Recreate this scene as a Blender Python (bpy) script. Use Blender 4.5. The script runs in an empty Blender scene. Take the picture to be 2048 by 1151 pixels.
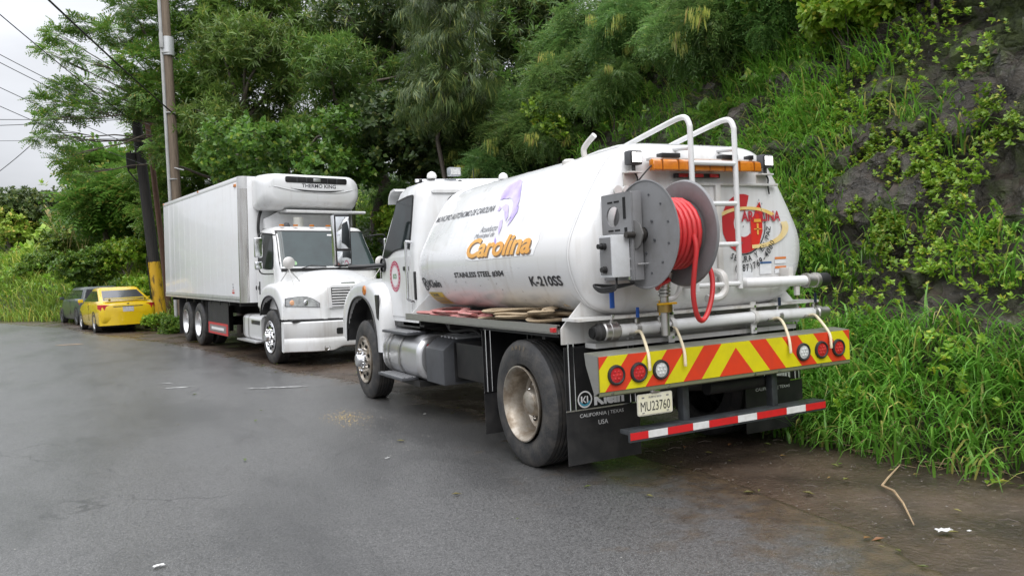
import bpy, bmesh, math, random
import numpy as np
from mathutils import Vector, Matrix, noise
random.seed(7); RNG = np.random.default_rng(7)
S = bpy.context.scene; COL = S.collection
# ------------------------------------------------------------------ camera
PI = math.pi; R = math.radians
CAM = Vector((-4.142, -5.643, 1.584)); YAW, PITCH, ROLL, FPX = R(27.134), R(-1.288), R(-2.729), 1587.3
cf = Vector((math.sin(YAW)*math.cos(PITCH), math.cos(YAW)*math.cos(PITCH), math.sin(PITCH)))
cr0 = Vector((math.cos(YAW), -math.sin(YAW), 0)); cu0 = cr0.cross(cf)
cr = cr0*math.cos(ROLL)+cu0*math.sin(ROLL); cu = cu0*math.cos(ROLL)-cr0*math.sin(ROLL)
cd = bpy.data.cameras.new('camera'); co = bpy.data.objects.new('camera', cd); COL.objects.link(co)
mw = Matrix.Identity(4)
for i, v in enumerate((cr, cu, -cf)):
    for j in range(3): mw[j][i] = v[j]
mw.translation = CAM; co.matrix_world = mw
cd.sensor_width = 36; cd.lens = FPX/2048*36; cd.clip_start = .05; cd.clip_end = 3000
S.camera = co
# ------------------------------------------------------------------ overcast sky, soft sun
SUN_EL, SUN_AZ = R(52), R(205)          # compass-like: direction the light comes from, 0 = +Y, 90 = +X
w = bpy.data.worlds.new('World'); S.world = w; w.use_nodes = True
nt = w.node_tree; nt.nodes.clear(); N = nt.nodes.new; L = nt.links.new
sky = N('ShaderNodeTexSky'); sky.sky_type = 'NISHITA'; sky.sun_disc = False
sky.sun_elevation = SUN_EL; sky.sun_rotation = SUN_AZ; sky.air_density = 1.5; sky.dust_density = 5; sky.ozone_density = 1
sk = N('ShaderNodeVectorMath'); sk.operation = 'SCALE'; sk.inputs['Scale'].default_value = .10
L(sky.outputs[0], sk.inputs[0])
tc = N('ShaderNodeTexCoord'); sep = N('ShaderNodeSeparateXYZ'); L(tc.outputs['Generated'], sep.inputs[0])
el = N('ShaderNodeMath'); el.operation = 'MAXIMUM'; el.inputs[1].default_value = 0; L(sep.outputs['Z'], el.inputs[0])
cie = N('ShaderNodeMath'); cie.operation = 'MULTIPLY_ADD'; cie.inputs[1].default_value = 2.05; cie.inputs[2].default_value = .52   # even cloud cover: brighter overhead
pw = N('ShaderNodeMath'); pw.operation = 'POWER'; pw.inputs[1].default_value = 1.4; L(el.outputs[0], pw.inputs[0]); L(pw.outputs[0], cie.inputs[0])
cn = N('ShaderNodeTexNoise'); cn.inputs['Scale'].default_value = 3.2; cn.inputs['Detail'].default_value = 7; cn.inputs['Roughness'].default_value = .5
mp = N('ShaderNodeMapping'); mp.inputs['Scale'].default_value = (1, 1, 3.2); L(tc.outputs['Generated'], mp.inputs[0]); L(mp.outputs[0], cn.inputs['Vector'])
cm = N('ShaderNodeMapRange'); cm.inputs['From Min'].default_value = .3; cm.inputs['From Max'].default_value = .7
cm.inputs['To Min'].default_value = .84; cm.inputs['To Max'].default_value = 1.14; L(cn.outputs[0], cm.inputs[0])
ml = N('ShaderNodeMath'); ml.operation = 'MULTIPLY'; L(cie.outputs[0], ml.inputs[0]); L(cm.outputs[0], ml.inputs[1])
ccol = N('ShaderNodeVectorMath'); ccol.operation = 'SCALE'; ccol.inputs[0].default_value = (.955, .98, 1.04); L(ml.outputs[0], ccol.inputs['Scale'])
mx = N('ShaderNodeMix'); mx.data_type = 'RGBA'; mx.inputs['Factor'].default_value = .93
L(sk.outputs[0], mx.inputs['A']); L(ccol.outputs[0], mx.inputs['B'])
bg = N('ShaderNodeBackground'); bg.inputs['Strength'].default_value = 1.0; L(mx.outputs['Result'], bg.inputs[0])
wo = N('ShaderNodeOutputWorld'); L(bg.outputs[0], wo.inputs[0])
sd = bpy.data.lights.new('sun', 'SUN'); sd.energy = 1.5; sd.angle = R(50); sd.color = (1, .985, .96)
so = bpy.data.objects.new('sun', sd); COL.objects.link(so)
sdir = Vector((math.sin(SUN_AZ)*math.cos(SUN_EL), math.cos(SUN_AZ)*math.cos(SUN_EL), math.sin(SUN_EL)))
so.rotation_euler = sdir.to_track_quat('Z', 'Y').to_euler(); so.location = sdir*40
vs = S.view_settings; vs.view_transform = 'Standard'; vs.look = 'None'; vs.gamma = 1; vs.use_curve_mapping = False; vs.exposure = .25
S.cycles.use_denoising = True; S.cycles.max_bounces = 4; S.cycles.diffuse_bounces = 3; S.cycles.glossy_bounces = 3; S.cycles.transparent_max_bounces = 8; S.cycles.use_adaptive_sampling = True
# ------------------------------------------------------------------ helpers
def tag(o, label=None, cat=None, group=None, kind=None):
    if label: o['label'] = label
    if cat: o['category'] = cat
    if group: o['group'] = group
    if kind: o['kind'] = kind
    return o
def empty(name, loc=(0, 0, 0), parent=None):
    o = bpy.data.objects.new(name, None); COL.objects.link(o); o.location = loc; o.empty_display_size = .2
    if parent: o.parent = parent
    return o
def copy_tree(o, parent=None):
    c = o.copy(); COL.objects.link(c); c.parent = parent
    for ch in list(o.children): copy_tree(ch, c)
    return c
def link(name, me, mat, parent=None):
    if mat is not None and not len(me.materials): me.materials.append(mat)
    o = bpy.data.objects.new(name, me); COL.objects.link(o)
    if parent: o.parent = parent
    return o
def catmull(P, n=6, closed=False):
    P = [Vector(p) for p in P]; out = []; m = len(P)
    for i in range(m if closed else m-1):
        if closed: a, b, c, d = P[i-1], P[i], P[(i+1) % m], P[(i+2) % m]
        else:
            b, c = P[i], P[i+1]; a = P[i-1] if i else b*2-c; d = P[i+2] if i+2 < m else c*2-b
        for k in range(n):
            t = k/n; out.append(.5*((2*b)+(c-a)*t+(2*a-5*b+4*c-d)*t*t+(3*b-a-3*c+d)*t**3))
    if not closed: out.append(P[-1].copy())
    return out
class MB:
    def __init__(s): s.v = []; s.f = []
    def add(s, v, f):
        b = len(s.v); s.v += [tuple(x) for x in v]; s.f += [tuple(i+b for i in q) for q in f]; return s
    def box(s, c, d, M=None):
        hx, hy, hz = d[0]/2, d[1]/2, d[2]/2
        v = [Vector((x, y, z)) for x in (-hx, hx) for y in (-hy, hy) for z in (-hz, hz)]
        if M is not None: v = [M @ p for p in v]
        v = [p+Vector(c) for p in v]
        return s.add(v, [(0, 1, 3, 2), (4, 6, 7, 5), (0, 4, 5, 1), (2, 3, 7, 6), (0, 2, 6, 4), (1, 5, 7, 3)])
    def bb(s, x0, x1, y0, y1, z0, z1): return s.box(((x0+x1)/2, (y0+y1)/2, (z0+z1)/2), (abs(x1-x0), abs(y1-y0), abs(z1-z0)))
    def prism(s, poly, axis, a, b):
        n = len(poly)
        def P(p, t):
            u, w_ = p
            return {'x': (t, u, w_), 'y': (u, t, w_), 'z': (u, w_, t)}[axis]
        v = [P(p, a) for p in poly]+[P(p, b) for p in poly]
        return s.add(v, [tuple(range(n))[::-1], tuple(range(n, 2*n))]+[(i, (i+1) % n, n+(i+1) % n, n+i) for i in range(n)])
    def loft(s, rings, cap0=True, cap1=True, closed=True):
        n = len(rings[0]); v = [p for r in rings for p in r]; f = []
        for k in range(len(rings)-1):
            for i in range(n if closed else n-1):
                j = (i+1) % n; f.append((k*n+i, k*n+j, (k+1)*n+j, (k+1)*n+i))
        if cap0: f.append(tuple(range(n))[::-1])
        if cap1: f.append(tuple((len(rings)-1)*n+i for i in range(n)))
        return s.add(v, f)
    def tube(s, path, r, n=8, closed=False, ry=None, caps=True, up=None):
        path = [Vector(p) for p in path]; m = len(path); rings = []
        t0 = (path[1]-path[0]).normalized(); u = Vector(up) if up is not None else (Vector((0, 0, 1)) if abs(t0.z) < .9 else Vector((1, 0, 0)))
        for i, p in enumerate(path):
            a = path[i-1] if (i or closed) else p; b = path[(i+1) % m] if (i < m-1 or closed) else p
            t = (b-a).normalized()
            if t.length == 0: t = t0
            if up is not None: u = Vector(up)
            sd_ = t.cross(u)
            if sd_.length < 1e-5: sd_ = t.orthogonal()
            sd_.normalize(); u = sd_.cross(t).normalized()
            rr = r[i] if isinstance(r, (list, tuple)) else r; r2 = rr if ry is None else ry
            rings.append([p+sd_*(rr*math.cos(2*PI*k/n))+u*(r2*math.sin(2*PI*k/n)) for k in range(n)])
        if closed: rings.append(rings[0])
        return s.loft(rings, caps and not closed, caps and not closed)
    def lathe(s, prof, c=(0, 0, 0), axis='x', n=32, cap=True):
        c = Vector(c); rings = []
        for a, r in prof:
            ring = []
            for k in range(n):
                t = 2*PI*k/n; q = {'x': (a, r*math.cos(t), r*math.sin(t)), 'y': (r*math.sin(t), a, r*math.cos(t)), 'z': (r*math.cos(t), r*math.sin(t), a)}[axis]
                ring.append(c+Vector(q))
            rings.append(ring)
        return s.loft(rings, cap, cap)
    def cyl(s, a, b, r, n=16, r2=None): return s.tube([a, b], [r, r if r2 is None else r2], n)
    def mesh(s, name='m', smooth=35, bevel=0, seg=2):
        me = bpy.data.meshes.new(name); me.from_pydata(s.v, [], s.f)
        bm = bmesh.new(); bm.from_mesh(me)
        bmesh.ops.recalc_face_normals(bm, faces=bm.faces)
        if bevel:
            es = [e for e in bm.edges if len(e.link_faces) == 2 and e.calc_face_angle(0) > R(40)]
            bmesh.ops.bevel(bm, geom=es, offset=bevel, segments=seg, profile=.6, affect='EDGES', clamp_overlap=True)
        bm.to_mesh(me); bm.free()
        if smooth:
            me.shade_smooth(); me.set_sharp_from_angle(angle=R(smooth))
        return me
    def build(s, name, mat, parent=None, smooth=35, bevel=0, seg=2): return link(name, s.mesh(name, smooth, bevel, seg), mat, parent)
def rrect(x0, x1, y0, y1, r, n=5):
    out = []
    for cx, cy, a0 in ((x1-r, y1-r, 0), (x0+r, y1-r, 90), (x0+r, y0+r, 180), (x1-r, y0+r, 270)):
        for k in range(n+1):
            t = R(a0+90*k/n); out.append((cx+r*math.cos(t), cy+r*math.sin(t)))
    return out
# ------------------------------------------------------------------ materials
MATS = {}
def mat(name, col, rough=.5, metal=0, col2=None, amt=.5, scale=3., bump=0, bscale=40., coat=0, rvar=0, spec=.5, emit=0, lo=.42, hi=.68, stretch=None, trans=0, streak=None):
    if name in MATS: return MATS[name]
    m = bpy.data.materials.new(name); m.use_nodes = True; t = m.node_tree; b = t.nodes['Principled BSDF']
    b.inputs['Base Color'].default_value = (*col, 1); b.inputs['Roughness'].default_value = rough; b.inputs['Metallic'].default_value = metal
    b.inputs['Coat Weight'].default_value = coat; b.inputs['Coat Roughness'].default_value = .06; b.inputs['Specular IOR Level'].default_value = spec
    b.inputs['Transmission Weight'].default_value = trans
    if emit: b.inputs['Emission Color'].default_value = (*col, 1); b.inputs['Emission Strength'].default_value = emit
    if col2 is not None or rvar or bump:
        tx = t.nodes.new('ShaderNodeTexCoord'); mp_ = t.nodes.new('ShaderNodeMapping'); t.links.new(tx.outputs['Object'], mp_.inputs[0])
        if stretch: mp_.inputs['Scale'].default_value = stretch
    if col2 is not None or rvar:
        n = t.nodes.new('ShaderNodeTexNoise'); n.inputs['Scale'].default_value = scale; n.inputs['Detail'].default_value = 8; n.inputs['Roughness'].default_value = .62
        t.links.new(mp_.outputs[0], n.inputs['Vector'])
        r = t.nodes.new('ShaderNodeMapRange'); r.inputs['From Min'].default_value = lo; r.inputs['From Max'].default_value = hi; t.links.new(n.outputs[0], r.inputs[0])
        if col2 is not None:
            r.inputs['To Max'].default_value = amt
            x = t.nodes.new('ShaderNodeMix'); x.data_type = 'RGBA'; x.inputs['A'].default_value = (*col, 1); x.inputs['B'].default_value = (*col2, 1)
            t.links.new(r.outputs[0], x.inputs['Factor']); t.links.new(x.outputs['Result'], b.inputs['Base Color'])
        if rvar:
            r2 = t.nodes.new('ShaderNodeMapRange'); r2.inputs['From Min'].default_value = lo; r2.inputs['From Max'].default_value = hi
            r2.inputs['To Min'].default_value = rough; r2.inputs['To Max'].default_value = min(1, max(0, rough+rvar)); t.links.new(n.outputs[0], r2.inputs[0]); t.links.new(r2.outputs[0], b.inputs['Roughness'])
    if streak is not None:
        ts = t.nodes.new('ShaderNodeMapping'); ts.inputs['Scale'].default_value = (7, 7, .55); t.links.new(tx.outputs['Object'], ts.inputs[0])
        n3 = t.nodes.new('ShaderNodeTexNoise'); n3.inputs['Scale'].default_value = 1.6; n3.inputs['Detail'].default_value = 6; t.links.new(ts.outputs[0], n3.inputs['Vector'])
        r3 = t.nodes.new('ShaderNodeMapRange'); r3.inputs['From Min'].default_value = .54; r3.inputs['From Max'].default_value = .72; r3.inputs['To Max'].default_value = streak[3]; t.links.new(n3.outputs[0], r3.inputs[0])
        x3 = t.nodes.new('ShaderNodeMix'); x3.data_type = 'RGBA'; x3.inputs['B'].default_value = (*streak[:3], 1); t.links.new(x.outputs['Result'], x3.inputs['A']); t.links.new(r3.outputs[0], x3.inputs['Factor']); t.links.new(x3.outputs['Result'], b.inputs['Base Color'])
    if bump:
        n2 = t.nodes.new('ShaderNodeTexNoise'); n2.inputs['Scale'].default_value = bscale; n2.inputs['Detail'].default_value = 4; t.links.new(mp_.outputs[0], n2.inputs['Vector'])
        bp = t.nodes.new('ShaderNodeBump'); bp.inputs['Strength'].default_value = bump; bp.inputs['Distance'].default_value = .02
        t.links.new(n2.outputs[0], bp.inputs['Height']); t.links.new(bp.outputs[0], b.inputs['Normal'])
    MATS[name] = m; return m
white = mat('white_paint', (.69, .695, .70), .28, col2=(.62, .60, .56), amt=.5, scale=1.6, coat=.4, rvar=.18, stretch=(1, .6, 1.6), streak=(.46, .43, .40, .35))
white_dirty = mat('white_paint_dirty', (.63, .625, .61), .38, col2=(.50, .46, .40), amt=.65, scale=2.4, coat=.2, rvar=.2, stretch=(1, 1, 2), streak=(.30, .25, .20, .6))
tankwhite = mat('tank_paint', (.69, .695, .70), .25, col2=(.64, .61, .58), amt=.5, scale=1.1, coat=.5, rvar=.2, stretch=(1, .45, 2.2), streak=(.45, .42, .38, .4))
black = mat('black_rubber', (.014, .014, .015), .55, col2=(.05, .047, .044), amt=.5, scale=6, rvar=.15)
blackgloss = mat('black_paint', (.012, .012, .013), .3, col2=(.035, .033, .03), amt=.5, scale=5, rvar=.25)
charcoal = mat('charcoal_plastic', (.075, .078, .085), .5, col2=(.04, .04, .042), amt=.5, scale=7)
chassis = mat('chassis_black', (.010, .010, .010), .6, col2=(.03, .027, .023), amt=.6, scale=8)
chrome = mat('chrome', (.82, .82, .83), .12, 1, rvar=.12, scale=5)
steel = mat('stainless', (.55, .54, .52), .33, 1, col2=(.38, .36, .33), amt=.7, scale=5, rvar=.2, stretch=(1, .3, 1))
alum = mat('dirty_aluminium', (.50, .46, .40), .38, .8, col2=(.20, .15, .10), amt=.85, scale=9, rvar=.25, lo=.36, hi=.64)
alumclean = mat('clean_aluminium', (.70, .70, .71), .30, .9, col2=(.6, .58, .56), amt=.5, scale=2, rvar=.08)
tyrem = mat('tyre', (.028, .028, .029), .62, col2=(.085, .076, .066), amt=.75, scale=7, bump=.25, bscale=60)
reelgrey = mat('reel_grey', (.20, .20, .205), .45, col2=(.14, .135, .13), amt=.7, scale=5, rvar=.15)
lightgrey = mat('box_grey', (.55, .56, .57), .4, col2=(.42, .42, .41), amt=.5, scale=9)
redhose = mat('red_hose', (.60, .035, .04), .38, col2=(.42, .06, .05), amt=.5, scale=14)
glass = mat('tinted_glass', (.010, .013, .013), .05, spec=.18, col2=(.03, .045, .048), amt=.9, scale=1.3)
windsh = mat('windscreen_glass', (.03, .048, .048), .05, spec=.6, col2=(.018, .026, .026), amt=.9, scale=1.6)
amber = mat('amber_lens', (.62, .20, .015), .2, col2=(.4, .1, .01), amt=.6, scale=18, coat=.5)
redlens = mat('red_lens', (.42, .012, .016), .2, col2=(.62, .05, .05), amt=.8, scale=22, coat=.5)
clearlens = mat('clear_lens', (.62, .63, .62), .15, col2=(.32, .32, .31), amt=.9, scale=45, coat=.6)
tape_red = mat('reflective_red', (.58, .018, .022), .3, col2=(.42, .02, .02), amt=.5, scale=16)
tape_white = mat('reflective_white', (.70, .70, .69), .35, col2=(.5, .48, .45), amt=.6, scale=14)
chev_red = mat('chevron_red', (.66, .05, .018), .35, col2=(.5, .05, .03), amt=.5, scale=9)
chev_yel = mat('chevron_yellow', (.66, .58, .012), .35, col2=(.5, .44, .02), amt=.45, scale=9)
textblack = mat('lettering_black', (.02, .02, .024), .4)
textgrey = mat('lettering_grey', (.16, .16, .18), .4)
textwhite = mat('lettering_white', (.72, .72, .72), .4)
gold = mat('lettering_gold', (.72, .34, .06), .4, col2=(.80, .45, .12), amt=.8, scale=4)
shadowgold = mat('lettering_shadow', (.20, .14, .10), .5)
goldswoosh = mat('gold_swoosh', (.74, .52, .16), .4, col2=(.78, .68, .45), amt=.8, scale=5)
purple = mat('logo_purple', (.36, .27, .66), .4, col2=(.62, .56, .80), amt=.9, scale=3.5, lo=.35, hi=.62)
decalred = mat('decal_red', (.50, .03, .035), .4, col2=(.4, .04, .04), amt=.5, scale=8)
crimson = mat('decal_crimson', (.45, .05, .11), .4)
blueh = mat('blue_handle', (.02, .09, .38), .4)
yelh = mat('yellow_handle', (.72, .40, .01), .4)
cream = mat('cream_hose', (.72, .63, .44), .45, col2=(.6, .5, .33), amt=.6, scale=15)
lampon = mat('work_light_on', (1, .98, .94), .3, emit=3); lampon.cycles.emission_sampling = 'NONE'
# ------------------------------------------------------------------ lettering and decals
def text_mesh(body, shear=0, offset=0, spacing=1., lines=1.):
    c = bpy.data.curves.new('t', 'FONT'); c.body = body; c.size = 1; c.shear = shear; c.offset = offset; c.space_character = spacing; c.space_line = lines; c.resolution_u = 3
    c.align_x = 'LEFT'; c.fill_mode = 'FRONT'
    o = bpy.data.objects.new('t', c); COL.objects.link(o)
    bpy.context.view_layer.update()
    me = bpy.data.meshes.new_from_object(o.evaluated_get(bpy.context.evaluated_depsgraph_get()))
    bpy.data.objects.remove(o); bpy.data.curves.remove(c); return me
def decal(name, src, fn, m, parent, w=None, h=None, u0=0, v0=0, cut=.05):
    """src: text mesh or list of polygons in (u,v); scaled to w x h with lower left at u0,v0; fn maps (u,v) to a point"""
    bm = bmesh.new()
    if isinstance(src, list):
        for poly in src:
            vs_ = [bm.verts.new((p[0], p[1], 0)) for p in poly]
            bm.faces.new(vs_)
    else: bm.from_mesh(src); bpy.data.meshes.remove(src)
    bmesh.ops.triangulate(bm, faces=bm.faces)
    if w is not None:
        xs = [v.co.x for v in bm.verts]; ys = [v.co.y for v in bm.verts]; x0, x1, y0, y1 = min(xs), max(xs), min(ys), max(ys)
        for v in bm.verts: v.co.x = u0+(v.co.x-x0)/(x1-x0)*w; v.co.y = v0+(v.co.y-y0)/(y1-y0)*h
    for _ in range(5):
        es = [e for e in bm.edges if e.calc_length() > cut]
        if not es: break
        bmesh.ops.subdivide_edges(bm, edges=es, cuts=1); bmesh.ops.triangulate(bm, faces=[f for f in bm.faces if len(f.verts) > 3])
    for v in bm.verts: v.co = Vector(fn(v.co.x, v.co.y))
    me = bpy.data.meshes.new(name); bm.to_mesh(me); bm.free()
    return link(name, me, m, parent)
def ring_poly(cx, cy, ro, ri, a0=0, a1=360, n=40, sx=1, sy=1):
    out = []
    for k in range(n):
        t0, t1 = R(a0+(a1-a0)*k/n), R(a0+(a1-a0)*(k+1)/n)
        out.append([(cx+sx*ro*math.cos(t0), cy+sy*ro*math.sin(t0)), (cx+sx*ro*math.cos(t1), cy+sy*ro*math.sin(t1)), (cx+sx*ri*math.cos(t1), cy+sy*ri*math.sin(t1)), (cx+sx*ri*math.cos(t0), cy+sy*ri*math.sin(t0))])
    return out
def disc_poly(cx, cy, r, n=32, sx=1, sy=1): return [[(cx+sx*r*math.cos(2*PI*k/n), cy+sy*r*math.sin(2*PI*k/n)) for k in range(n)]]
# ------------------------------------------------------------------ wheels (axis X, outer face towards -X, centre at origin)
def tyre_mesh(w=.28, r=.51, ri=.30, grooves=4, n=64):
    h = w/2; t = .028
    P = [(-h+.035, ri), (-h+.012, ri+.02), (-h+.004, ri+.055), (-h-.002, (r+ri)/2), (-h+.008, r-.06), (-h+.016, r-.035), (-h+.028, r-.012), (-h+.045, r)]
    xs = np.linspace(-h+.05, h-.05, grooves+2)[1:-1]
    for x in xs: P += [(x-.008, r), (x-.005, r-.014), (x+.005, r-.014), (x+.008, r)]
    P += [(h-.045, r), (h-.028, r-.012), (h-.008, r-.06), (h+.002, (r+ri)/2), (h-.012, ri+.02), (h-.035, ri)]
    mb = MB().lathe(P, n=n, cap=False)
    return mb.mesh('tyre', 30)
TYRE = tyre_mesh()
def rim_dual():
    P = [(-.135, .302), (-.15, .306), (-.152, .296), (-.138, .284), (-.12, .275), (-.09, .262), (-.02, .252), (.03, .245), (.045, .225), (.05, .16), (.045, .14), (.03, .135), (.03, 0)]
    mb = MB().lathe(P, n=48, cap=False); return mb.mesh('rim', 30)
def rim_front():
    P = [(-.10, .30), (-.145, .306), (-.15, .297), (-.138, .285), (-.125, .275), (-.12, .262), (-.135, .24), (-.147, .18), (-.148, .12), (-.148, 0)]
    return MB().lathe(P, n=48, cap=False).mesh('rim', 30)
RIM_D, RIM_F = rim_dual(), rim_front()
def hand_holes(x, rr, r, n=10, sx=.6):
    mb = MB()
    for k in range(n):
        t = 2*PI*(k+.5)/n; c = Vector((x, rr*math.cos(t), rr*math.sin(t)))
        mb.lathe([(-.004, r), (.004, r*.98), (.004, .001)], c=c, n=12, cap=False)
    return mb.mesh('hand_holes', 30)
HOLES_F = hand_holes(-.150, .215, .026); HOLES_D = hand_holes(.036, .19, .024, 10)
def nuts(x, rr, n=10, r=.016, l=.055):
    mb = MB()
    for k in range(n):
        t = 2*PI*k/n; mb.lathe([(x, r), (x-l*.8, r*.9), (x-l, r*.4)], c=(0, rr*math.cos(t), rr*math.sin(t)), n=6)
    return mb.mesh('lug_nuts', 30)
NUT_F, NUT_D = nuts(-.148, .143), nuts(.045, .143)
HUB_F = MB().lathe([(-.14, .115), (-.165, .112), (-.175, .095), (-.235, .085), (-.25, .07), (-.255, .02), (-.255, 0)], n=28, cap=False).mesh('hub_cap', 30)
HUB_D = MB().lathe([(.05, .118), (-.02, .112), (-.05, .108), (-.075, .095), (-.088, .07), (-.095, .03), (-.096, 0)], n=28, cap=False).mesh('hub_cap', 30)
darkhole = mat('dark_hole', (.004, .004, .004), .9)
def wheel(parent, loc, kind, side=-1, rimm=None, hubm=None):
    e = empty('wheel', loc, parent)
    if side > 0: e.rotation_euler = (0, 0, PI)
    rimm = rimm or alum; hubm = hubm or alum
    link('tyre', TYRE, tyrem, e)
    if kind == 'front':
        for nm, me, m in (('rim', RIM_F, rimm), ('hand_holes', HOLES_F, darkhole), ('lug_nuts', NUT_F, chrome), ('hub_cap', HUB_F, chrome)):
            o = link(nm, me, None, e); o.data = me
            if not me.materials: me.materials.append(None)
            o.material_slots[0].link = 'OBJECT'; o.material_slots[0].material = m
    else:
        for nm, me, m in (('rim', RIM_D, rimm), ('hand_holes', HOLES_D, darkhole), ('lug_nuts', NUT_D, chrome), ('hub_cap', HUB_D, hubm)):
            o = link(nm, me, None, e)
            if not me.materials: me.materials.append(None)
            o.material_slots[0].link = 'OBJECT'; o.material_slots[0].material = m
        o = link('inner_tyre', TYRE, tyrem, e); o.location = (.32, 0, 0)
    return e
# ================================================================== ground, road, hillside
def interp(tab):
    ys = np.array([t[0] for t in tab], float); xs = np.array([t[1] for t in tab], float)
    def f(y):
        i = int(np.clip(np.searchsorted(ys, y)-1, 0, len(ys)-2)); h = ys[i+1]-ys[i]; t = np.clip((y-ys[i])/h, 0, 1)
        m0 = (xs[i+1]-xs[i-1])/(ys[i+1]-ys[i-1]) if i else (xs[1]-xs[0])/h
        m1 = (xs[i+2]-xs[i])/(ys[i+2]-ys[i]) if i+2 < len(xs) else (xs[-1]-xs[-2])/h
        return float((2*t**3-3*t*t+1)*xs[i]+(t**3-2*t*t+t)*h*m0+(3*t*t-2*t**3)*xs[i+1]+(t**3-t*t)*h*m1)
    return f
def gz(x, y):
    t = max(0, y-7); r = .02*t*t/(t+6)
    xc = -.25-.13*(y-10); b = min(1, max(0, (y-6)/3))*min(1, max(0, (26-y)/6))
    return r-.02*min(2.5, max(-2.5, x-xc))*b
edge_x = interp([(-200, -30), (-60, -6), (-20, -1.8), (-6, -.95), (-3.2, -.57), (-2.6, -.42), (-2, -.28), (-1.2, -.25), (0, -.28), (3, -.5), (6.7, -.86), (7.4, -1.08), (8.8, -1.45), (10.9, -1.64), (13.5, -2.09), (16.7, -2.83), (21.4, -4.34), (26.6, -5.46), (29.7, -6.75), (33, -8.1), (38, -11.5), (44, -18), (50, -30), (58, -60)])
foot_x = interp([(-200, 40), (-60, 6), (-20, 2.5), (-6, 1.9), (-3, 1.55), (-1.6, 1.22), (0, 1.42), (3, 1.8), (8, 1.9), (12, 1.5), (17, .6), (20, -.6), (23, -1.7), (27.6, -2.7), (32, -5.9), (35.3, -8.4), (40, -14), (46, -26), (54, -60)])
def sstep(a, b, x): t = min(1, max(0, (x-a)/(b-a))); return t*t*(3-2*t)
cl = lambda v, a, b: max(a, min(b, v))
def hill_d(x, y):
    m = (foot_x(y+.5)-foot_x(y-.5)); return (x-foot_x(y))/math.sqrt(1+m*m)
def hill_raw(d, y):
    a = .95*cl(d, 0, 1.3)+1.75*cl(d-1.3, 0, 2.3)+.85*cl(d-3.6, 0, 8)+.3*max(0, d-11.6)
    b = .7*cl(d, 0, 2)+.42*cl(d-2, 0, 6)+.12*cl(d-8, 0, 25)+.02*max(0, d-33)
    k = sstep(11, 24, y); return a*(1-k)+b*k
def hill(x, y):
    d = hill_d(x, y)
    if d < -.3: return gz(x, y)-.05
    z = hill_raw(d, y)
    amp = min(1, max(0, d)/.8)
    z += amp*(.22*noise.noise(Vector((x*.55, y*.55, 3.1)))+.10*noise.noise(Vector((x*1.7, y*1.7, 9.4))))
    return gz(x, y)-.05+z if d > 0 else gz(x, y)-.05+.15*d
def grid_mesh(name, P, nu, nv):
    f = [(a*nv+b, a*nv+b+1, (a+1)*nv+b+1, (a+1)*nv+b) for a in range(nu-1) for b in range(nv-1)]
    me = bpy.data.meshes.new(name); me.from_pydata(P, [], f); me.shade_smooth(); return me
def nodes_mat(name):
    m = bpy.data.materials.new(name); m.use_nodes = True; t = m.node_tree; b = t.nodes['Principled BSDF']
    def nd(typ, **kw):
        n = t.nodes.new('ShaderNode'+typ)
        for k, v in kw.items():
            if hasattr(n, k): setattr(n, k, v)
        return n
    def ns(scale, detail=6, rough=.6, vec=None, out=0):
        n = nd('TexNoise'); n.inputs['Scale'].default_value = scale; n.inputs['Detail'].default_value = detail; n.inputs['Roughness'].default_value = rough
        if vec is not None: t.links.new(vec, n.inputs['Vector'])
        return n.outputs[out]
    def mr(src, a, b_, c=0., d=1.):
        n = nd('MapRange'); t.links.new(src, n.inputs[0])
        for i, v in enumerate((a, b_, c, d)): n.inputs[i+1].default_value = v
        return n.outputs[0]
    def mix(fac, a, b_):
        n = nd('Mix', data_type='RGBA')
        if isinstance(fac, float): n.inputs['Factor'].default_value = fac
        else: t.links.new(fac, n.inputs['Factor'])
        for k, v in (('A', a), ('B', b_)):
            if isinstance(v, tuple): n.inputs[k].default_value = (*v, 1)
            else: t.links.new(v, n.inputs[k])
        return n.outputs['Result']
    def math_(op, a, b_):
        n = nd('Math', operation=op)
        for i, v in enumerate((a, b_)):
            if isinstance(v, (int, float)): n.inputs[i].default_value = v
            else: t.links.new(v, n.inputs[i])
        return n.outputs[0]
    def bump(h, st, dist, prev=None):
        n = nd('Bump'); n.inputs['Strength'].default_value = st; n.inputs['Distance'].default_value = dist; t.links.new(h, n.inputs['Height'])
        if prev is not None: t.links.new(prev, n.inputs['Normal'])
        return n.outputs[0]
    pos = nd('NewGeometry').outputs['Position']
    return m, t, b, nd, ns, mr, mix, math_, bump, pos
# --- mud shoulder
m, t, b, nd, ns, mr, mix, math_, bump, pos = nodes_mat('mud')
c = mix(mr(ns(1.3, 8, vec=pos), .4, .62), (.086, .060, .042), (.046, .034, .026))
c = mix(mr(ns(14, 5, vec=pos), .58, .74), c, (.13, .10, .075))
vor = nd('TexVoronoi'); vor.inputs['Scale'].default_value = 26; t.links.new(pos, vor.inputs['Vector'])
c = mix(mr(vor.outputs['Distance'], .04, .13, .6, 0.), c, (.15, .125, .10))
t.links.new(c, b.inputs['Base Color'])
t.links.new(mr(ns(.9, 5, vec=pos), .38, .6, .16, .5), b.inputs['Roughness'])
h1 = bump(ns(7, 8, .65, vec=pos), .55, .05); h2 = bump(ns(60, 4, vec=pos), .5, .012, h1)
t.links.new(bump(vor.outputs['Distance'], .35, .01, h2), b.inputs['Normal']); MUD = m
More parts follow.
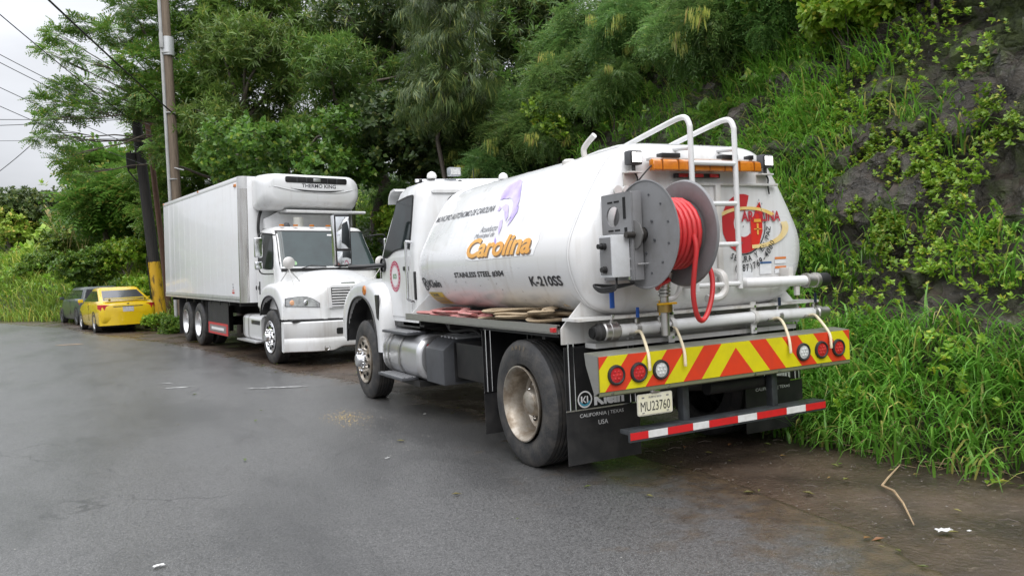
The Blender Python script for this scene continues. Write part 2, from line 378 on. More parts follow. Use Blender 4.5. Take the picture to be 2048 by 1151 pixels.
# --- wet asphalt
m, t, b, nd, ns, mr, mix, math_, bump, pos = nodes_mat('wet_asphalt')
sp = ns(58, 3, .8, vec=pos); sp2 = ns(140, 2, .6, vec=pos)
mpa = nd('Mapping'); mpa.inputs['Rotation'].default_value = (0, 0, R(-8)); mpa.inputs['Scale'].default_value = (1, .38, 1); t.links.new(pos, mpa.inputs[0])
big = ns(.75, 6, .6, vec=mpa.outputs[0])
c = mix(mr(sp, .38, .62), (.034, .0335, .033), (.106, .104, .102))
c = mix(mr(sp2, .58, .68), c, (.26, .257, .248))
c = mix(mr(big, .48, .66, 0., .6), c, (.026, .026, .027))
wv_ = nd('VectorMath', operation='ADD'); nz_ = nd('TexNoise'); nz_.inputs['Scale'].default_value = 1.2; nz_.inputs['Detail'].default_value = 5; t.links.new(pos, nz_.inputs['Vector'])
t.links.new(pos, wv_.inputs[0]); t.links.new(nz_.outputs['Color'], wv_.inputs[1])
ck = nd('TexVoronoi', feature='DISTANCE_TO_EDGE'); ck.inputs['Scale'].default_value = .55; t.links.new(wv_.outputs[0], ck.inputs['Vector'])
crack = math_('MULTIPLY', mr(ck.outputs['Distance'], .002, .010, 1., 0.), mr(ns(.5, 3, vec=pos), .50, .58, 0., .7))
c = mix(crack, c, (.012, .012, .012))
at_ = nd('Attribute', attribute_name='mud'); mk = at_.outputs['Fac']
silt = mr(math_('ADD', mk, math_('MULTIPLY', math_('SUBTRACT', ns(3.2, 7, .65, vec=pos), .5), 1.6)), .28, .72, 0., .92)
c = mix(silt, c, mix(mr(ns(9, 5, vec=pos), .4, .6), (.098, .068, .040), (.058, .042, .029)))
t.links.new(c, b.inputs['Base Color'])
rgh = nd('Mix', data_type='FLOAT'); t.links.new(silt, rgh.inputs[0]); t.links.new(mr(big, .36, .62, .46, .32), rgh.inputs[2]); t.links.new(mr(ns(4, 5, vec=pos), .42, .6, .10, .34), rgh.inputs[3]); t.links.new(rgh.outputs[0], b.inputs['Roughness'])
b.inputs['Specular IOR Level'].default_value = .6
b.inputs['Coat Weight'].default_value = .28; b.inputs['Coat Roughness'].default_value = .32; b.inputs['Coat IOR'].default_value = 1.33
b2 = bump(sp, .7, .012, bump(ns(2.2, 3, vec=pos), .14, .03))
t.links.new(b2, b.inputs['Normal']); ASPHALT = m
# --- hillside: soil, dark volcanic rock, moss
m, t, b, nd, ns, mr, mix, math_, bump, pos = nodes_mat('hillside')
mpn = nd('Mapping'); mpn.inputs['Rotation'].default_value = (R(20), R(-25), R(15)); mpn.inputs['Scale'].default_value = (.8, .8, 2.1); t.links.new(pos, mpn.inputs[0])
rk = ns(2.6, 8, .72, vec=mpn.outputs[0])
rock = mix(mr(rk, .38, .64), (.026, .022, .017), (.115, .098, .078))
rock = mix(mr(ns(.8, 6, vec=pos), .52, .68, 0., .6), rock, (.065, .050, .042))
rock = mix(mr(ns(24, 6, vec=pos), .60, .7, 0., .8), rock, (.20, .195, .185))
moss = mix(mr(ns(9, 5, vec=pos), .4, .6), (.03, .048, .008), (.07, .10, .016))
rock = mix(mr(ns(.9, 9, .7, vec=pos), .48, .57, 0., .85), rock, moss)
soil = mix(mr(ns(3, 8, vec=pos), .4, .6), (.055, .038, .026), (.03, .026, .016))
gn = nd('NewGeometry'); sx = nd('SeparateXYZ'); t.links.new(gn.outputs['True Normal'], sx.inputs[0])
c = mix(mr(sx.outputs['Z'], .52, .74), rock, soil)
sy = nd('SeparateXYZ'); t.links.new(pos, sy.inputs[0])
c = mix(mr(sy.outputs['Y'], 14, 20), c, mix(mr(ns(.8, 6, vec=pos), .4, .6), (.03, .05, .012), (.06, .085, .02)))
t.links.new(c, b.inputs['Base Color']); t.links.new(mr(ns(4, 6, vec=pos), .4, .65, .38, .75), b.inputs['Roughness'])
v2 = nd('TexVoronoi', feature='DISTANCE_TO_EDGE'); v2.inputs['Scale'].default_value = 2.3
wv = nd('VectorMath', operation='ADD'); nz = nd('TexNoise'); nz.inputs['Scale'].default_value = 2.5; nz.inputs['Detail'].default_value = 6; t.links.new(pos, nz.inputs['Vector'])
t.links.new(mpn.outputs[0], wv.inputs[0]); t.links.new(nz.outputs['Color'], wv.inputs[1]); t.links.new(wv.outputs[0], v2.inputs['Vector'])
b1 = bump(mr(v2.outputs['Distance'], 0, .12), .8, .07); b2 = bump(rk, .9, .10, b1); b3 = bump(ns(30, 6, .7, vec=pos), .5, .02, b2)
t.links.new(b3, b.inputs['Normal']); HILLM = m
# --- verge on the far side of the road
VERGE = mat('verge_grass', (.045, .075, .02), .8, col2=(.07, .06, .03), amt=.8, scale=.6, bump=.6, bscale=8)
def axis(parts):
    out = []
    for a, b_, st in parts:
        k = a
        while k < b_-1e-6: out.append(k); k += st
    out.append(parts[-1][1]); return out
ys = axis([(-400, -40, 40), (-40, -8, 4), (-8, 10, .4), (10, 40, 1.2), (40, 80, 5), (80, 600, 60)])
xs = axis([(-500, -60, 55), (-60, -10, 5), (-10, -3, 1.2), (-3, 3, .3), (3, 20, 2), (20, 500, 60)])
P = []
for y in ys:
    for x in xs:
        near = 1 if (-9 < y < 11 and -3 < x < 3) else 0
        P.append((x, y, gz(cl(x, -40, 20), cl(y, -50, 70))-.012+near*.016*noise.noise(Vector((x*1.3, y*1.3, 0)))*(1 if x > edge_x(y)+.1 else 0)))
tag(link('ground', grid_mesh('ground', P, len(ys), len(xs)), MUD), 'wet brown mud shoulder between the asphalt and the hill', kind='structure')
ys = axis([(-120, -20, 10), (-20, -6, 1), (-6, 9, .06), (9, 36, .3), (36, 56, 1)])
us = [0, .02, .06, .15, .3, .6, 1, 1.5, 2.2, 3, 4, 5.2, 6.6, 8, 9]
P = []
for y in ys:
    mm = edge_x(y+.5)-edge_x(y-.5); k = math.sqrt(1+min(mm*mm, 9)); e0 = edge_x(y)+.10*noise.noise(Vector((y*1.3, 0, 0)))+.06*noise.noise(Vector((y*4.5, 4, 0)))+.03*noise.noise(Vector((y*14, 4, 0)))
    for u in us:
        x = e0-u*k; P.append((x, y, gz(cl(x, -40, 20), y)+(.006 if u > 0 else -.02)+.004*noise.noise(Vector((x*.7, y*.7, 2)))))
rme = grid_mesh('road', P, len(ys), len(us)); ra = rme.attributes.new('mud', 'FLOAT', 'POINT')
ra.data.foreach_set('value', [math.exp(-u/(.62 if y < 1 else .25)) for y in ys for u in us])
tag(link('road', rme, ASPHALT), 'wet grey asphalt road curving left past the parked trucks', kind='structure')
P = []
for y in ys:
    mm = edge_x(y+.5)-edge_x(y-.5); k = math.sqrt(1+min(mm*mm, 9))
    for u in (8.9, 9.6, 11, 16, 30): x = edge_x(y)-u*k; P.append((x, y, gz(cl(x, -40, 20), y)+(.02 if u > 9 else -.02)))
tag(link('verge', grid_mesh('verge', P, len(ys), 5), VERGE), 'grassy verge on the opposite side of the road', kind='structure')
# --- hillside sheet (foot tucked under the ground sheet); near rock face has real relief
hy = axis([(-60, -14, 3), (-14, -4.5, .5), (-4.5, 5, .055), (5, 14, .25), (14, 34, .6), (34, 56, 1.6)])
hd = axis([(-.3, 0, .15), (0, 5.2, .055), (5.2, 9, .3), (9, 20, 1), (20, 44, 4), (44, 120, 19)])
P = []
for y in hy:
    mm = foot_x(y+.5)-foot_x(y-.5); k = math.sqrt(1+mm*mm); f0 = foot_x(y)
    for d in hd:
        x = f0+d*k; z = hill(x, y); dx = dz = 0
        if 0.9 < d < 5.2 and -14 < y < 14:
            a = sstep(.9, 1.5, d)*sstep(5.2, 4.2, d) if d > 4.2 else sstep(.9, 1.5, d)
            q = Vector((x*.9+z*.35, y*.9+z*.2, z*1.5-x*.5))
            wq = q+.25*noise.noise_vector(q*1.6); qa = Vector((wq.x, wq.y*.8, wq.z*1.3))
            f1 = noise.voronoi(qa*1.15)[1][0]; f2 = noise.voronoi(qa*3.1)[1][0]; f3 = noise.voronoi(qa*7.5)[1][0]
            hsh = lambda p_: math.sin(p_.x*127.1+p_.y*311.7+p_.z*74.7)
            rel = (.16*hsh(f1)+.075*hsh(f2)+.028*hsh(f3)+.16*noise.fractal(q*1.1, 1, 2, 4)+.05*noise.fractal(q*9, 1, 2.1, 3))*a
            dx = -rel*.8; dz = rel*.45
        P.append((x+dx, y, z+dz))
hme = grid_mesh('hillside', P, len(hy), len(hd)); hme.set_sharp_from_angle(angle=R(38))
tag(link('hillside', hme, HILLM), 'steep roadside bank of soil and dark mossy rock', kind='structure')
# ================================================================== water tanker truck (local frame = world: rear axle at origin, +Y forward, -X is the road side)
TK = empty('tanker_truck'); tag(TK, 'white water tanker truck seen from behind with red hose reel and yellow-red chevron bumper', 'tanker truck')
HP = [(0, 2.50), (.28, 2.50), (.50, 2.494), (.64, 2.465), (.76, 2.385), (.86, 2.26), (.98, 2.07), (1.09, 1.865), (1.133, 1.75), (1.143, 1.64), (1.12, 1.52), (1.06, 1.385), (.98, 1.30), (.86, 1.243), (.70, 1.212), (.35, 1.20), (0, 1.20)]
HC = catmull([(x, z, 0) for x, z in HP], 4); HC = [(p.x, p.y) for p in HC]
FULL = [(x, z) for x, z in HC]+[(-x, z) for x, z in HC[-2:0:-1]]
def tring(y, s, e=0): return [(x*s+(e if x > 0 else -e if x < 0 else 0), y, 1.80+(z-1.80)*s) for x, z in FULL]
rear = [(-.862, .02), (-.860, .35), (-.855, .6), (-.845, .78), (-.83, .87), (-.80, .94), (-.76, .98), (-.72, .996), (-.70, 1)]
fr = [(2.34, 1), (2.38, .993), (2.43, .97), (2.48, .92), (2.52, .82), (2.55, .6), (2.56, .3), (2.565, .02)]
TANK = MB().loft([tring(y, s) for y, s in rear+[(.0, 1), (.8, 1), (1.6, 1)]+fr]).build('tank', tankwhite, TK, 50)
for y in (-.70, 2.34):
    sm = MB().loft([tring(y+a, s) for a, s in ((-.014, 1.0005), (-.009, 1.005), (.009, 1.005), (.014, 1.0005))], False, False).build('weld_seam', tankwhite, TANK, 60)
MB().loft([tring(.83+a, s) for a, s in ((-.008, 1.0003), (0, 1.0018), (.008, 1.0003))], False, False).build('weld_seam', tankwhite, TANK, 60)
# arc-length map on the left flank
hc = np.array(HC); sg = np.r_[0, np.cumsum(np.linalg.norm(np.diff(hc, axis=0), axis=1))]; s0_ = np.interp(-1.64, -hc[:, 1], sg)
def flank(y, s, off=.004):
    k = s0_-s; x = np.interp(k, sg, hc[:, 0]); z = np.interp(k, sg, hc[:, 1]); x2 = np.interp(k-.01, sg, hc[:, 0]); z2 = np.interp(k-.01, sg, hc[:, 1])
    t = np.array([x2-x, z2-z]); t /= np.linalg.norm(t)+1e-9     # towards the top
    return (-(x+t[1]*off), y, z-t[0]*off)
def on_flank(yl, s, off=.004): return lambda u, v: flank(yl-u, s+v, off)
decal('lettering', text_mesh('MUNICIPIO AUTÓNOMO DE CAROLINA', .18, .01), on_flank(2.31, .532), mat('lettering_dark_grey', (.07, .07, .08), .4), TANK, 1.42, .088)
decal('lettering', text_mesh('Acueducto', .25, .0), on_flank(.98, .316), textgrey, TANK, .35, .062)
decal('lettering', text_mesh('Municipal de', .25, .0), on_flank(1.05, .245), textgrey, TANK, .41, .062)
# white sticker edge behind the gold name, drop shadow, gold letters
decal('sticker_backing', [[(x*1.34, y*.19) for x, y in ((0, .05), (.1, -.05), (.98, .0), (1.02, .6), (1., 1.), (.74, 1.22), (.56, 1.2), (.52, .98), (.08, 1.02), (-.01, .8))]], on_flank(1.13, .055, .0025), mat('sticker_white', (.84, .84, .85), .35), TANK)
decal('lettering_shadow', text_mesh('Carolina', .2, .034, .97), on_flank(1.10, .057, .0045), shadowgold, TANK, 1.25, .185)
decal('lettering', text_mesh('Carolina', .2, .03, .97), on_flank(1.12, .070, .0065), gold, TANK, 1.25, .185)
decal('lettering', text_mesh('STAINLESS STEEL #304', .0, .03), on_flank(1.434, -.110), textblack, TANK, 1.06, .056)
decal('lettering', text_mesh('K-210SS', .0, .03), on_flank(-.05, -.199), textblack, TANK, .50, .085)
decal('maker_logo', ring_poly(.075, .04, .075, .058, n=30)+[[(.03, .0), (.05, .0), (.05, .09), (.03, .09)], [(.05, .03), (.10, .085), (.115, .06), (.06, .02)], [(.06, .05), (.10, -.01), (.12, .01), (.07, .06)]], on_flank(2.36, -.205), textblack, TANK)
decal('lettering', text_mesh('Klein', .0, .03), on_flank(2.19, -.205), textblack, TANK, .33, .085)
decal('warning_label', [[(.0, .0), (.36, .0), (.36, .19), (.0, .19)]], on_flank(2.30, -.452), mat('label_yellow', (.55, .43, .03), .45), TANK)
decal('lettering', text_mesh('TANK', .0, .03), on_flank(2.27, -.315, .006), textblack, TANK, .22, .04)
for k in range(4): decal('lettering', [[(0, 0), (.30, 0), (.30, .012), (0, .012)]], on_flank(2.27, -.34-.027*k, .006), textgrey, TANK)
bird = [[(.691, .864), (.80, .845), (.888, .799), (.905, .75), (.893, .705), (.858, .649), (.79, .655), (.724, .646), (.66, .648), (.600, .628), (.535, .586), (.48, .497), (.47, .43), (.492, .37), (.44, .43), (.405, .50), (.431, .598), (.50, .69), (.557, .76), (.62, .83)],
        [(.393, .546), (.36, .473), (.39, .40), (.438, .332), (.432, .40), (.432, .48)], [(.689, .585), (.62, .57), (.579, .531), (.508, .441), (.513, .395), (.58, .45), (.64, .51), (.734, .56)],
        [(.793, .523), (.801, .579), (.74, .554), (.746, .524)], [(.638, .406), (.591, .419), (.545, .34), (.541, .266), (.60, .33)], [(.601, .253), (.543, .216), (.52, .149), (.579, .196)]]
decal('bird_logo', bird, lambda u, v: flank(u, v, .005), purple, TANK, cut=.04)
# small scuffs on the flank
rs = random.Random(3)
tag(decal('scuff_marks', [[(a, b_), (a+.012, b_+.004), (a+.008, b_+.02)] for a, b_ in [(rs.uniform(-.5, 2.2), rs.uniform(-.42, -.12)) for _ in range(22)]], lambda u, v: flank(u, v, .004), textgrey, TANK), kind='stuff')
# --- rear head markings
YH = -.866
hd_ = lambda x0, z0, y=YH: (lambda u, v: (x0+u, y+.02*max(0, math.hypot(x0+u, (z0+v-1.8)*1.6)-.62), z0+v))
H0 = hd_(0, 0)
def headpt(y): return lambda u, v: (u, y+.05*max(0., math.hypot(u, (v-1.8)*1.5)-.62), v)
HA = headpt(-.866); HB = headpt(-.868); HCc = headpt(-.870)
CX, CZ = .40, 1.865
decal('emblem_letter', ring_poly(CX, CZ, .235, .105, 72, 312, 30, .95, 1.0), HA, decalred, TANK)
decal('emblem_shield', [[(.475, 1.645), (.56, 1.70), (.60, 1.80), (.60, 1.97), (.585, 2.04), (.545, 2.0), (.515, 1.93), (.475, 1.90)]], HB, mat('shield_red', (.60, .03, .02), .4), TANK)
decal('emblem_ring', ring_poly(.39, 1.86, .245, .236, -105, 45, 30), HB, textblack, TANK)
decal('emblem_swoosh', ring_poly(.44, 1.83, 1, .86, 40, 165, 40, .40, .17), HCc, goldswoosh, TANK); decal('emblem_swoosh', ring_poly(.48, 1.83, 1, .82, 270, 378, 40, .42, .165), HCc, goldswoosh, TANK)
decal('emblem_cross', [[(CX+.135, CZ-.09), (CX+.155, CZ-.09), (CX+.155, CZ+.0), (CX+.135, CZ+.0)], [(CX+.105, CZ-.05), (CX+.185, CZ-.05), (CX+.185, CZ-.042), (CX+.105, CZ-.042)], [(CX+.105, CZ+.01), (CX+.185, CZ+.01), (CX+.18, CZ+.035), (CX+.11, CZ+.035)]], headpt(-.872), gold, TANK)
decal('lettering', text_mesh('AROLINA', .0, .03), HCc, mat('name_red', (.42, .03, .045), .4), TANK, .43, .085, .378, 1.88)
decal('emblem_speckle', [[(CX+a, CZ+b_), (CX+a+.008, CZ+b_), (CX+a+.008, CZ+b_+.014), (CX+a, CZ+b_+.014)] for a, b_ in [(-.04, -.1), (-.03, -.16), (-.07, -.13), (-.05, -.2), (-.09, -.19), (-.01, -.03), (-.05, -.05), (.19, .1), (.2, .15), (.17, .18)]], HCc, textgrey, TANK)
def arc_text2(body, cx, cz, r, a0, a1, h, m):
    n = len(body); polys = []
    bm = bmesh.new()
    for i, ch in enumerate(body):
        if ch == ' ': continue
        a = R(a0+(a1-a0)*i/(n-1)); o = Vector((math.cos(a), math.sin(a))); tt = Vector((-math.sin(a), math.cos(a)))
        me = text_mesh(ch, 0, .02); xs_ = [v.co.x for v in me.vertices]; ys_ = [v.co.y for v in me.vertices]; x0, x1 = min(xs_), max(xs_); sc = h/.72
        off = len(bm.verts); vv = []
        for v in me.vertices:
            p = Vector((cx, cz))+o*(r-v.co.y*sc*-1*-1)+tt*((v.co.x-(x0+x1)/2)*sc*.82); vv.append(bm.verts.new((p.x, p.y, 0)))
        for f in me.polygons: bm.faces.new([vv[k] for k in f.vertices])
        bpy.data.meshes.remove(me)
    me = bpy.data.meshes.new('x'); bm.to_mesh(me); bm.free()
    decal('lettering', me, HCc, m, TANK)
arc_text2('SEGURA Y EN PAZ', .39, 1.86, .30, -116, -8, .048, textblack)
arc_text2('(787)769-4000', .39, 1.86, .372, -104, -26, .055, textblack)
for x, z, w_, h_, m_ in ((.56, 1.455, .13, .10, 'label_white'), (.73, 1.535, .13, .05, 'label_white2'), (.73, 1.455, .13, .055, 'label_white2'), (.33, 1.43, .15, .075, 'label_white')):
    decal('small_label', [[(0, 0), (w_, 0), (w_, h_), (0, h_)]], lambda u, v, x=x, z=z: headpt(-.867)(x+u, z+v), mat('label_white', (.74, .75, .76), .45, col2=(.55, .56, .58), amt=.7, scale=60, stretch=(.2, 1, 3)), TANK)
decal('label_stripe', [[(.56, 1.54), (.69, 1.54), (.69, 1.555), (.56, 1.555)]], HCc, mat('label_blue', (.03, .10, .25), .4), TANK)
decal('label_stripe', [[(.73, 1.57), (.86, 1.57), (.86, 1.588), (.73, 1.588)]], HCc, mat('label_orange', (.65, .20, .05), .4), TANK)
decal('label_stripe', [[(.73, 1.495), (.86, 1.495), (.86, 1.513), (.73, 1.513)]], HCc, mat('label_orange', (.65, .20, .05), .4), TANK)
# manway panel: vertical straps and horizontal ribs on the head
MB().bb(.115, .165, -.885, -.858, 1.36, 2.17).build('rear_strap', white_dirty, TK, bevel=.006)
MB().bb(-.30, .78, -.878, -.85, 2.165, 2.185).build('rear_rib', white_dirty, TK, bevel=.004)
# --- tank top: hatch, gooseneck, guard rail
MB().lathe([(2.46, .30), (2.535, .30), (2.55, .27), (2.57, .10), (2.572, 0)], c=(0, .9, 0), axis='z', n=32, cap=False).build('hatch', white, TK)
MB().tube([(-.56, -.66, 2.485), (-.52, -.5, 2.505), (-.50, -.2, 2.51), (-.56, .0, 2.475)], .016, 8).build('top_ledge', white, TK)
MB().tube(catmull([(-.60, -.16, 2.44), (-.61, -.15, 2.53), (-.60, -.19, 2.58), (-.58, -.27, 2.635)], 6), .024, 12).build('vent_pipe', white_dirty, TK)
MB().lathe([(2.42, .06), (2.47, .06), (2.485, .04), (2.485, 0)], c=(-.63, .05, 0), axis='z', n=18, cap=False).build('vent_cap', white_dirty, TK)
# --- ladder
LD = empty('ladder', (0, 0, 0), TK)
for x in (-.215, .215):
    p = [(x, -1.0, 1.36), (x, -1.0, 2.0), (x, -1.0, 2.52), (x, -.995, 2.60), (x, -.96, 2.655), (x, -.89, 2.67), (x, -.75, 2.655), (x, -.30, 2.59), (x, -.10, 2.555), (x, -.03, 2.52), (x, -.01, 2.46)]
    MB().tube(catmull(p, 4), .0215, 12).build('rail', white, LD)
    MB().tube([(x, -1.0, 2.43), (x, -.60, 2.47)], .019, 10).build('brace', white, LD)
    MB().tube([(x, -1.0, 1.40), (x, -.82, 1.40)], .019, 10).build('brace', white, LD)
for z in (2.318, 2.012, 1.702, 1.398): MB().tube([(-.215, -1.0, z), (.215, -1.0, z)], .0195, 10).build('rung', white, LD)
# --- amber light bar, red marker cluster, work lights
LB = empty('light_bar', (0, 0, 0), TK)
MB().prism([(-.985, 2.268), (-.975, 2.262), (-.92, 2.262), (-.92, 2.342), (-.955, 2.346), (-.982, 2.33)], 'x', -.545, .50).build('lens', amber, LB, bevel=.006)
for k in range(7): MB().bb(-.545+.149*(k+.5)-.004, -.545+.149*(k+.5)+.004, -.989, -.96, 2.262, 2.342).build('lens_divider', mat('amber_dark', (.25, .07, .008), .3), LB)
MB().bb(-.53, .49, -.93, -.868, 2.342, 2.362).build('mount_rail', white_dirty, LB, bevel=.003)
for x0, x1 in ((-.44, -.27), (.14, .30), (.42, .46)): MB().bb(x0, x1, -.945, -.875, 2.362, 2.395).build('bracket', blackgloss, LB, bevel=.003)
MK = empty('marker_cluster', (0, 0, 0), TK)
MB().bb(-.285, .145, -.905, -.868, 2.218, 2.252).build('housing', blackgloss, MK, bevel=.004)
for x in (-.22, -.07, .08): MB().bb(x-.042, x+.042, -.916, -.903, 2.221, 2.249).build('lens', redlens, MK, bevel=.004)
for x, s in ((-.655, 1), (.64, 1)):
    WL = empty('work_light', (x, -.90, 2.36), TK)
    MB().box((0, .02, 0), (.118, .07, .105)).build('housing', charcoal, WL, bevel=.014)
    MB().box((0, -.020, 0), (.094, .012, .082)).build('bezel', blackgloss, WL, bevel=.008)
    for a in (-.021, .021):
        for c_ in (-.018, .018): MB().box((a, -.027, c_), (.039, .004, .034)).build('lamp', lampon, WL, bevel=.008)
    MB().cyl((0, .02, -.05), (0, .02, -.10), .014).build('stalk', blackgloss, WL)
    MB().bb(-.07, .055, -.02, .07, -.112, -.10).bb(-.07, .055, .05, .062, -.20, -.10).build('bracket', white_dirty, WL, bevel=.003)
    MB().tube(catmull([(.01, .03, -.1), (.03, .02, -.14), (.035, .03, -.19), (.05, .035, -.26)], 4), .006, 6).build('cable', black, WL)
MB().tube(catmull([(-.545, -.95, 2.30), (-.60, -.93, 2.24), (-.66, -.90, 2.16), (-.69, -.89, 2.08)], 4), .006, 6).build('light_bar_cable', black, TK)
# --- hose reel
HR = empty('hose_reel', (0, 0, 0), TK); yc, zc = -1.20, 1.785
def flange(x, dr):
    P_ = [(x, .05), (x, .20), (x+dr*.006, .205), (x+dr*.010, .232), (x+dr*.004, .242), (x, .248), (x-dr*.004, .365), (x+dr*.004, .374), (x+dr*.010, .376), (x+dr*.012, .368), (x+dr*.006, .362), (x+dr*.010, .25), (x+dr*.014, .05)]
    return MB().lathe(P_, c=(0, yc, zc), n=56, cap=False)
flange(-.815, -1).build('flange', reelgrey, HR); flange(-.495, 1).build('flange', reelgrey, HR)
bl = MB()
for k in range(12):
    for rr_, a0 in ((.275, 15),):
        a = R(30*k+a0); bl.lathe([(-.8315, .0), (-.8315, .007), (-.822, .007)], c=(0, yc+rr_*math.cos(a), zc+rr_*math.sin(a)), n=8, cap=False)
for k in range(6):
    a = R(60*k+20); bl.lathe([(-.838, 0), (-.838, .010), (-.822, .010)], c=(0, yc+.13*math.cos(a), zc+.13*math.sin(a)), n=6, cap=False)
bl.build('bolts', charcoal, HR)
MB().lathe([(-.81, .14), (-.50, .14)], c=(0, yc, zc), n=32).build('drum', reelgrey, HR)
MB().cyl((-.98, yc, zc), (-.45, yc, zc), .022, 16).lathe([(-.89, .035), (-.87, .05), (-.84, .05), (-.835, .04)], c=(0, yc, zc), n=24).build('axle', mat('axle_grease', (.06, .055, .05), .4, .6), HR)
MB().prism([(yc-.10*math.sin(t_), zc+.10*math.cos(t_)*(1 if abs(math.cos(t_)) > .6 else .55)) for t_ in [2*PI*k/16 for k in range(16)]], 'x', -.912, -.90).build('bearing_plate', mat('bearing_grey', (.16, .155, .15), .45, .5), HR, bevel=.002)
hp = []
for lay, rr_, nn in ((0, .165, 7), (1, .200, 7), (2, .236, 6)):
    for k in range(nn*20):
        t_ = k/20; a = 2*PI*t_; x = -.795+(.26/(nn))*t_+.02 if lay % 2 == 0 else -.515-(.26/nn)*t_-.01
        hp.append((x, yc+(rr_+.004*math.sin(3*a))*math.cos(a), zc+rr_*math.sin(a)))
MB().tube(hp, .0190, 8).build('hose_coil', redhose, HR, 60)
MB().tube(catmull([(-.60, yc-.25, zc-.02), (-.595, yc-.262, zc-.12), (-.60, yc-.24, zc-.26), (-.585, yc-.20, zc-.42), (-.53, yc-.16, zc-.56), (-.46, yc-.13, zc-.615), (-.385, yc-.11, zc-.56), (-.32, yc-.09, zc-.42), (-.30, yc-.06, zc-.28), (-.34, yc-.02, zc-.16)], 6), .0180, 10).build('hose_loop', redhose, HR, 60)
MB().tube(catmull([(-.78, yc-.10, zc-.30), (-.76, yc-.06, zc-.345), (-.70, yc+.04, zc-.375), (-.62, yc+.10, zc-.35), (-.58, yc+.05, zc-.32)], 5), .0180, 10).build('hose_tail', redhose, HR, 60)
# side bracket with oval hole and slot, plus return flange
XB = -.925
def holed(outer, hole, x0, x1):
    n = len(outer); mb = MB(); v = []
    for x in (x0, x1): v += [(x, p[0], p[1]) for p in outer]+[(x, p[0], p[1]) for p in hole]
    f = []
    for i in range(n):
        j = (i+1) % n
        f += [(i, j, n+j, n+i), (2*n+i, 3*n+i, 3*n+j, 2*n+j), (i, 2*n+i, 2*n+j, j), (n+i, n+j, 3*n+j, 3*n+i)]
    return mb.add(v, f)
def rr_pts(y0, y1, z0, z1, r, n=6): return rrect(y0, y1, z0, z1, r, n)
holed(rr_pts(-1.20, -.84, 1.80, 2.085, .012), rr_pts(-1.06, -.90, 1.855, 1.995, .07), XB, XB+.012).build('side_bracket', reelgrey, HR)
MB().bb(XB, XB+.012, -1.20, -.84, 1.475, 1.7985).build('side_bracket', reelgrey, HR, bevel=.002)
MB().bb(XB+.0125, XB+.085, -1.205, -1.190, 1.475, 2.085).build('bracket_flange', reelgrey, HR, bevel=.004)
MB().bb(XB-.003, XB+.002, -1.135, -1.105, 1.90, 2.05).bb(XB-.003, XB+.002, -1.145, -1.115, 1.69, 1.84).bb(XB-.003, XB+.002, -1.06, -1.00, 2.02, 2.032).bb(XB-.003, XB+.002, -.98, -.92, 2.02, 2.032).bb(XB-.003, XB+.002, -1.06, -1.00, 1.82, 1.832).bb(XB-.003, XB+.002, -.98, -.92, 1.82, 1.832).build('bracket_slots', darkhole, HR)
for z in (1.62, 1.55, 1.49): MB().lathe([(0, .0), (0, .012), (.012, .012)], c=(XB-.01+.0, -1.16, z), n=8, cap=False).build('bolt', chrome, HR)
MB().tube([(XB+.02, -1.22, 1.585), (XB+.10, -1.235, 1.585)], .006, 8).build('lock_pin', chrome, HR)
CB = MB().bb(-1.075, -.93, -1.17, -1.01, 1.50, 1.79); CB = CB.build('control_box', lightgrey, HR, bevel=.008)
MB().bb(-1.079, -1.0745, -1.155, -1.025, 1.52, 1.775).build('face_panel', reelgrey, CB)
for yy, zz, l_ in ((-1.09, 1.715, .06), (-1.09, 1.555, .04)):
    MB().lathe([(0, .024), (-l_*.5, .024), (-l_*.5, .018), (-l_, .018), (-l_, 0)], c=(-1.077, yy, zz), n=14, cap=False).build('knob', blackgloss, CB)
for k in range(3): MB().tube(catmull([(-1.0, -1.10, 1.50), (-1.03, -1.12, 1.44-.012*k), (-1.06, -.98, 1.425-.012*k), (-1.03, -.86, 1.45), (-.90, -.90, 1.44-.01*k), (-.82, -1.06, 1.45)], 6), .008, 6).build('cable', black, CB)
for yz in ((-.94, 2.09), (-.99, 2.09)): MB().lathe([(-.01, .035), (.01, .035)], c=(-.80 if yz[0] == -.94 else -.72, -.872, 2.125), axis='y', n=14).build('cover_disc', white_dirty, TK)
# --- supply riser, swivel and yellow-lever valve under the reel
MB().tube(catmull([(-.56, -1.05, 1.06), (-.56, -1.05, 1.20), (-.56, -1.06, 1.40), (-.54, -1.10, 1.52)], 4), .032, 12).build('riser_pipe', steel, HR)
for z in (1.34, 1.365, 1.39): MB().lathe([(z, .034), (z+.006, .044), (z+.018, .044), (z+.022, .034)], c=(-.56, -1.056, 0), axis='z', n=18).build('hose_clamp', steel, HR)
MB().lathe([(1.225, .03), (1.23, .055), (1.285, .055), (1.29, .03)], c=(-.56, -1.053, 0), axis='z', n=18).build('valve_body', mat('brass', (.35, .24, .08), .35, .9), HR)
MB().bb(-.66, -.50, -1.12, -1.09, 1.285, 1.30).build('valve_lever', yelh, HR, bevel=.004)
MB().bb(-.64, -.59, -1.08, -1.03, 1.42, 1.50).build('limit_switch', blackgloss, HR, bevel=.006)
MB().tube(catmull([(-.36, -.86, 1.60), (-.36, -.98, 1.56), (-.36, -1.0, 1.44), (-.40, -.98, 1.33), (-.50, -.95, 1.31)], 5), .02, 8).build('drain_pipe', white_dirty, TK)
MB().tube(catmull([(.06, -.87, 1.50), (.06, -.98, 1.47), (.06, -1.0, 1.36), (.0, -1.0, 1.305), (-.12, -1.0, 1.30)], 5), .03, 10).build('outlet_pipe', white_dirty, TK)
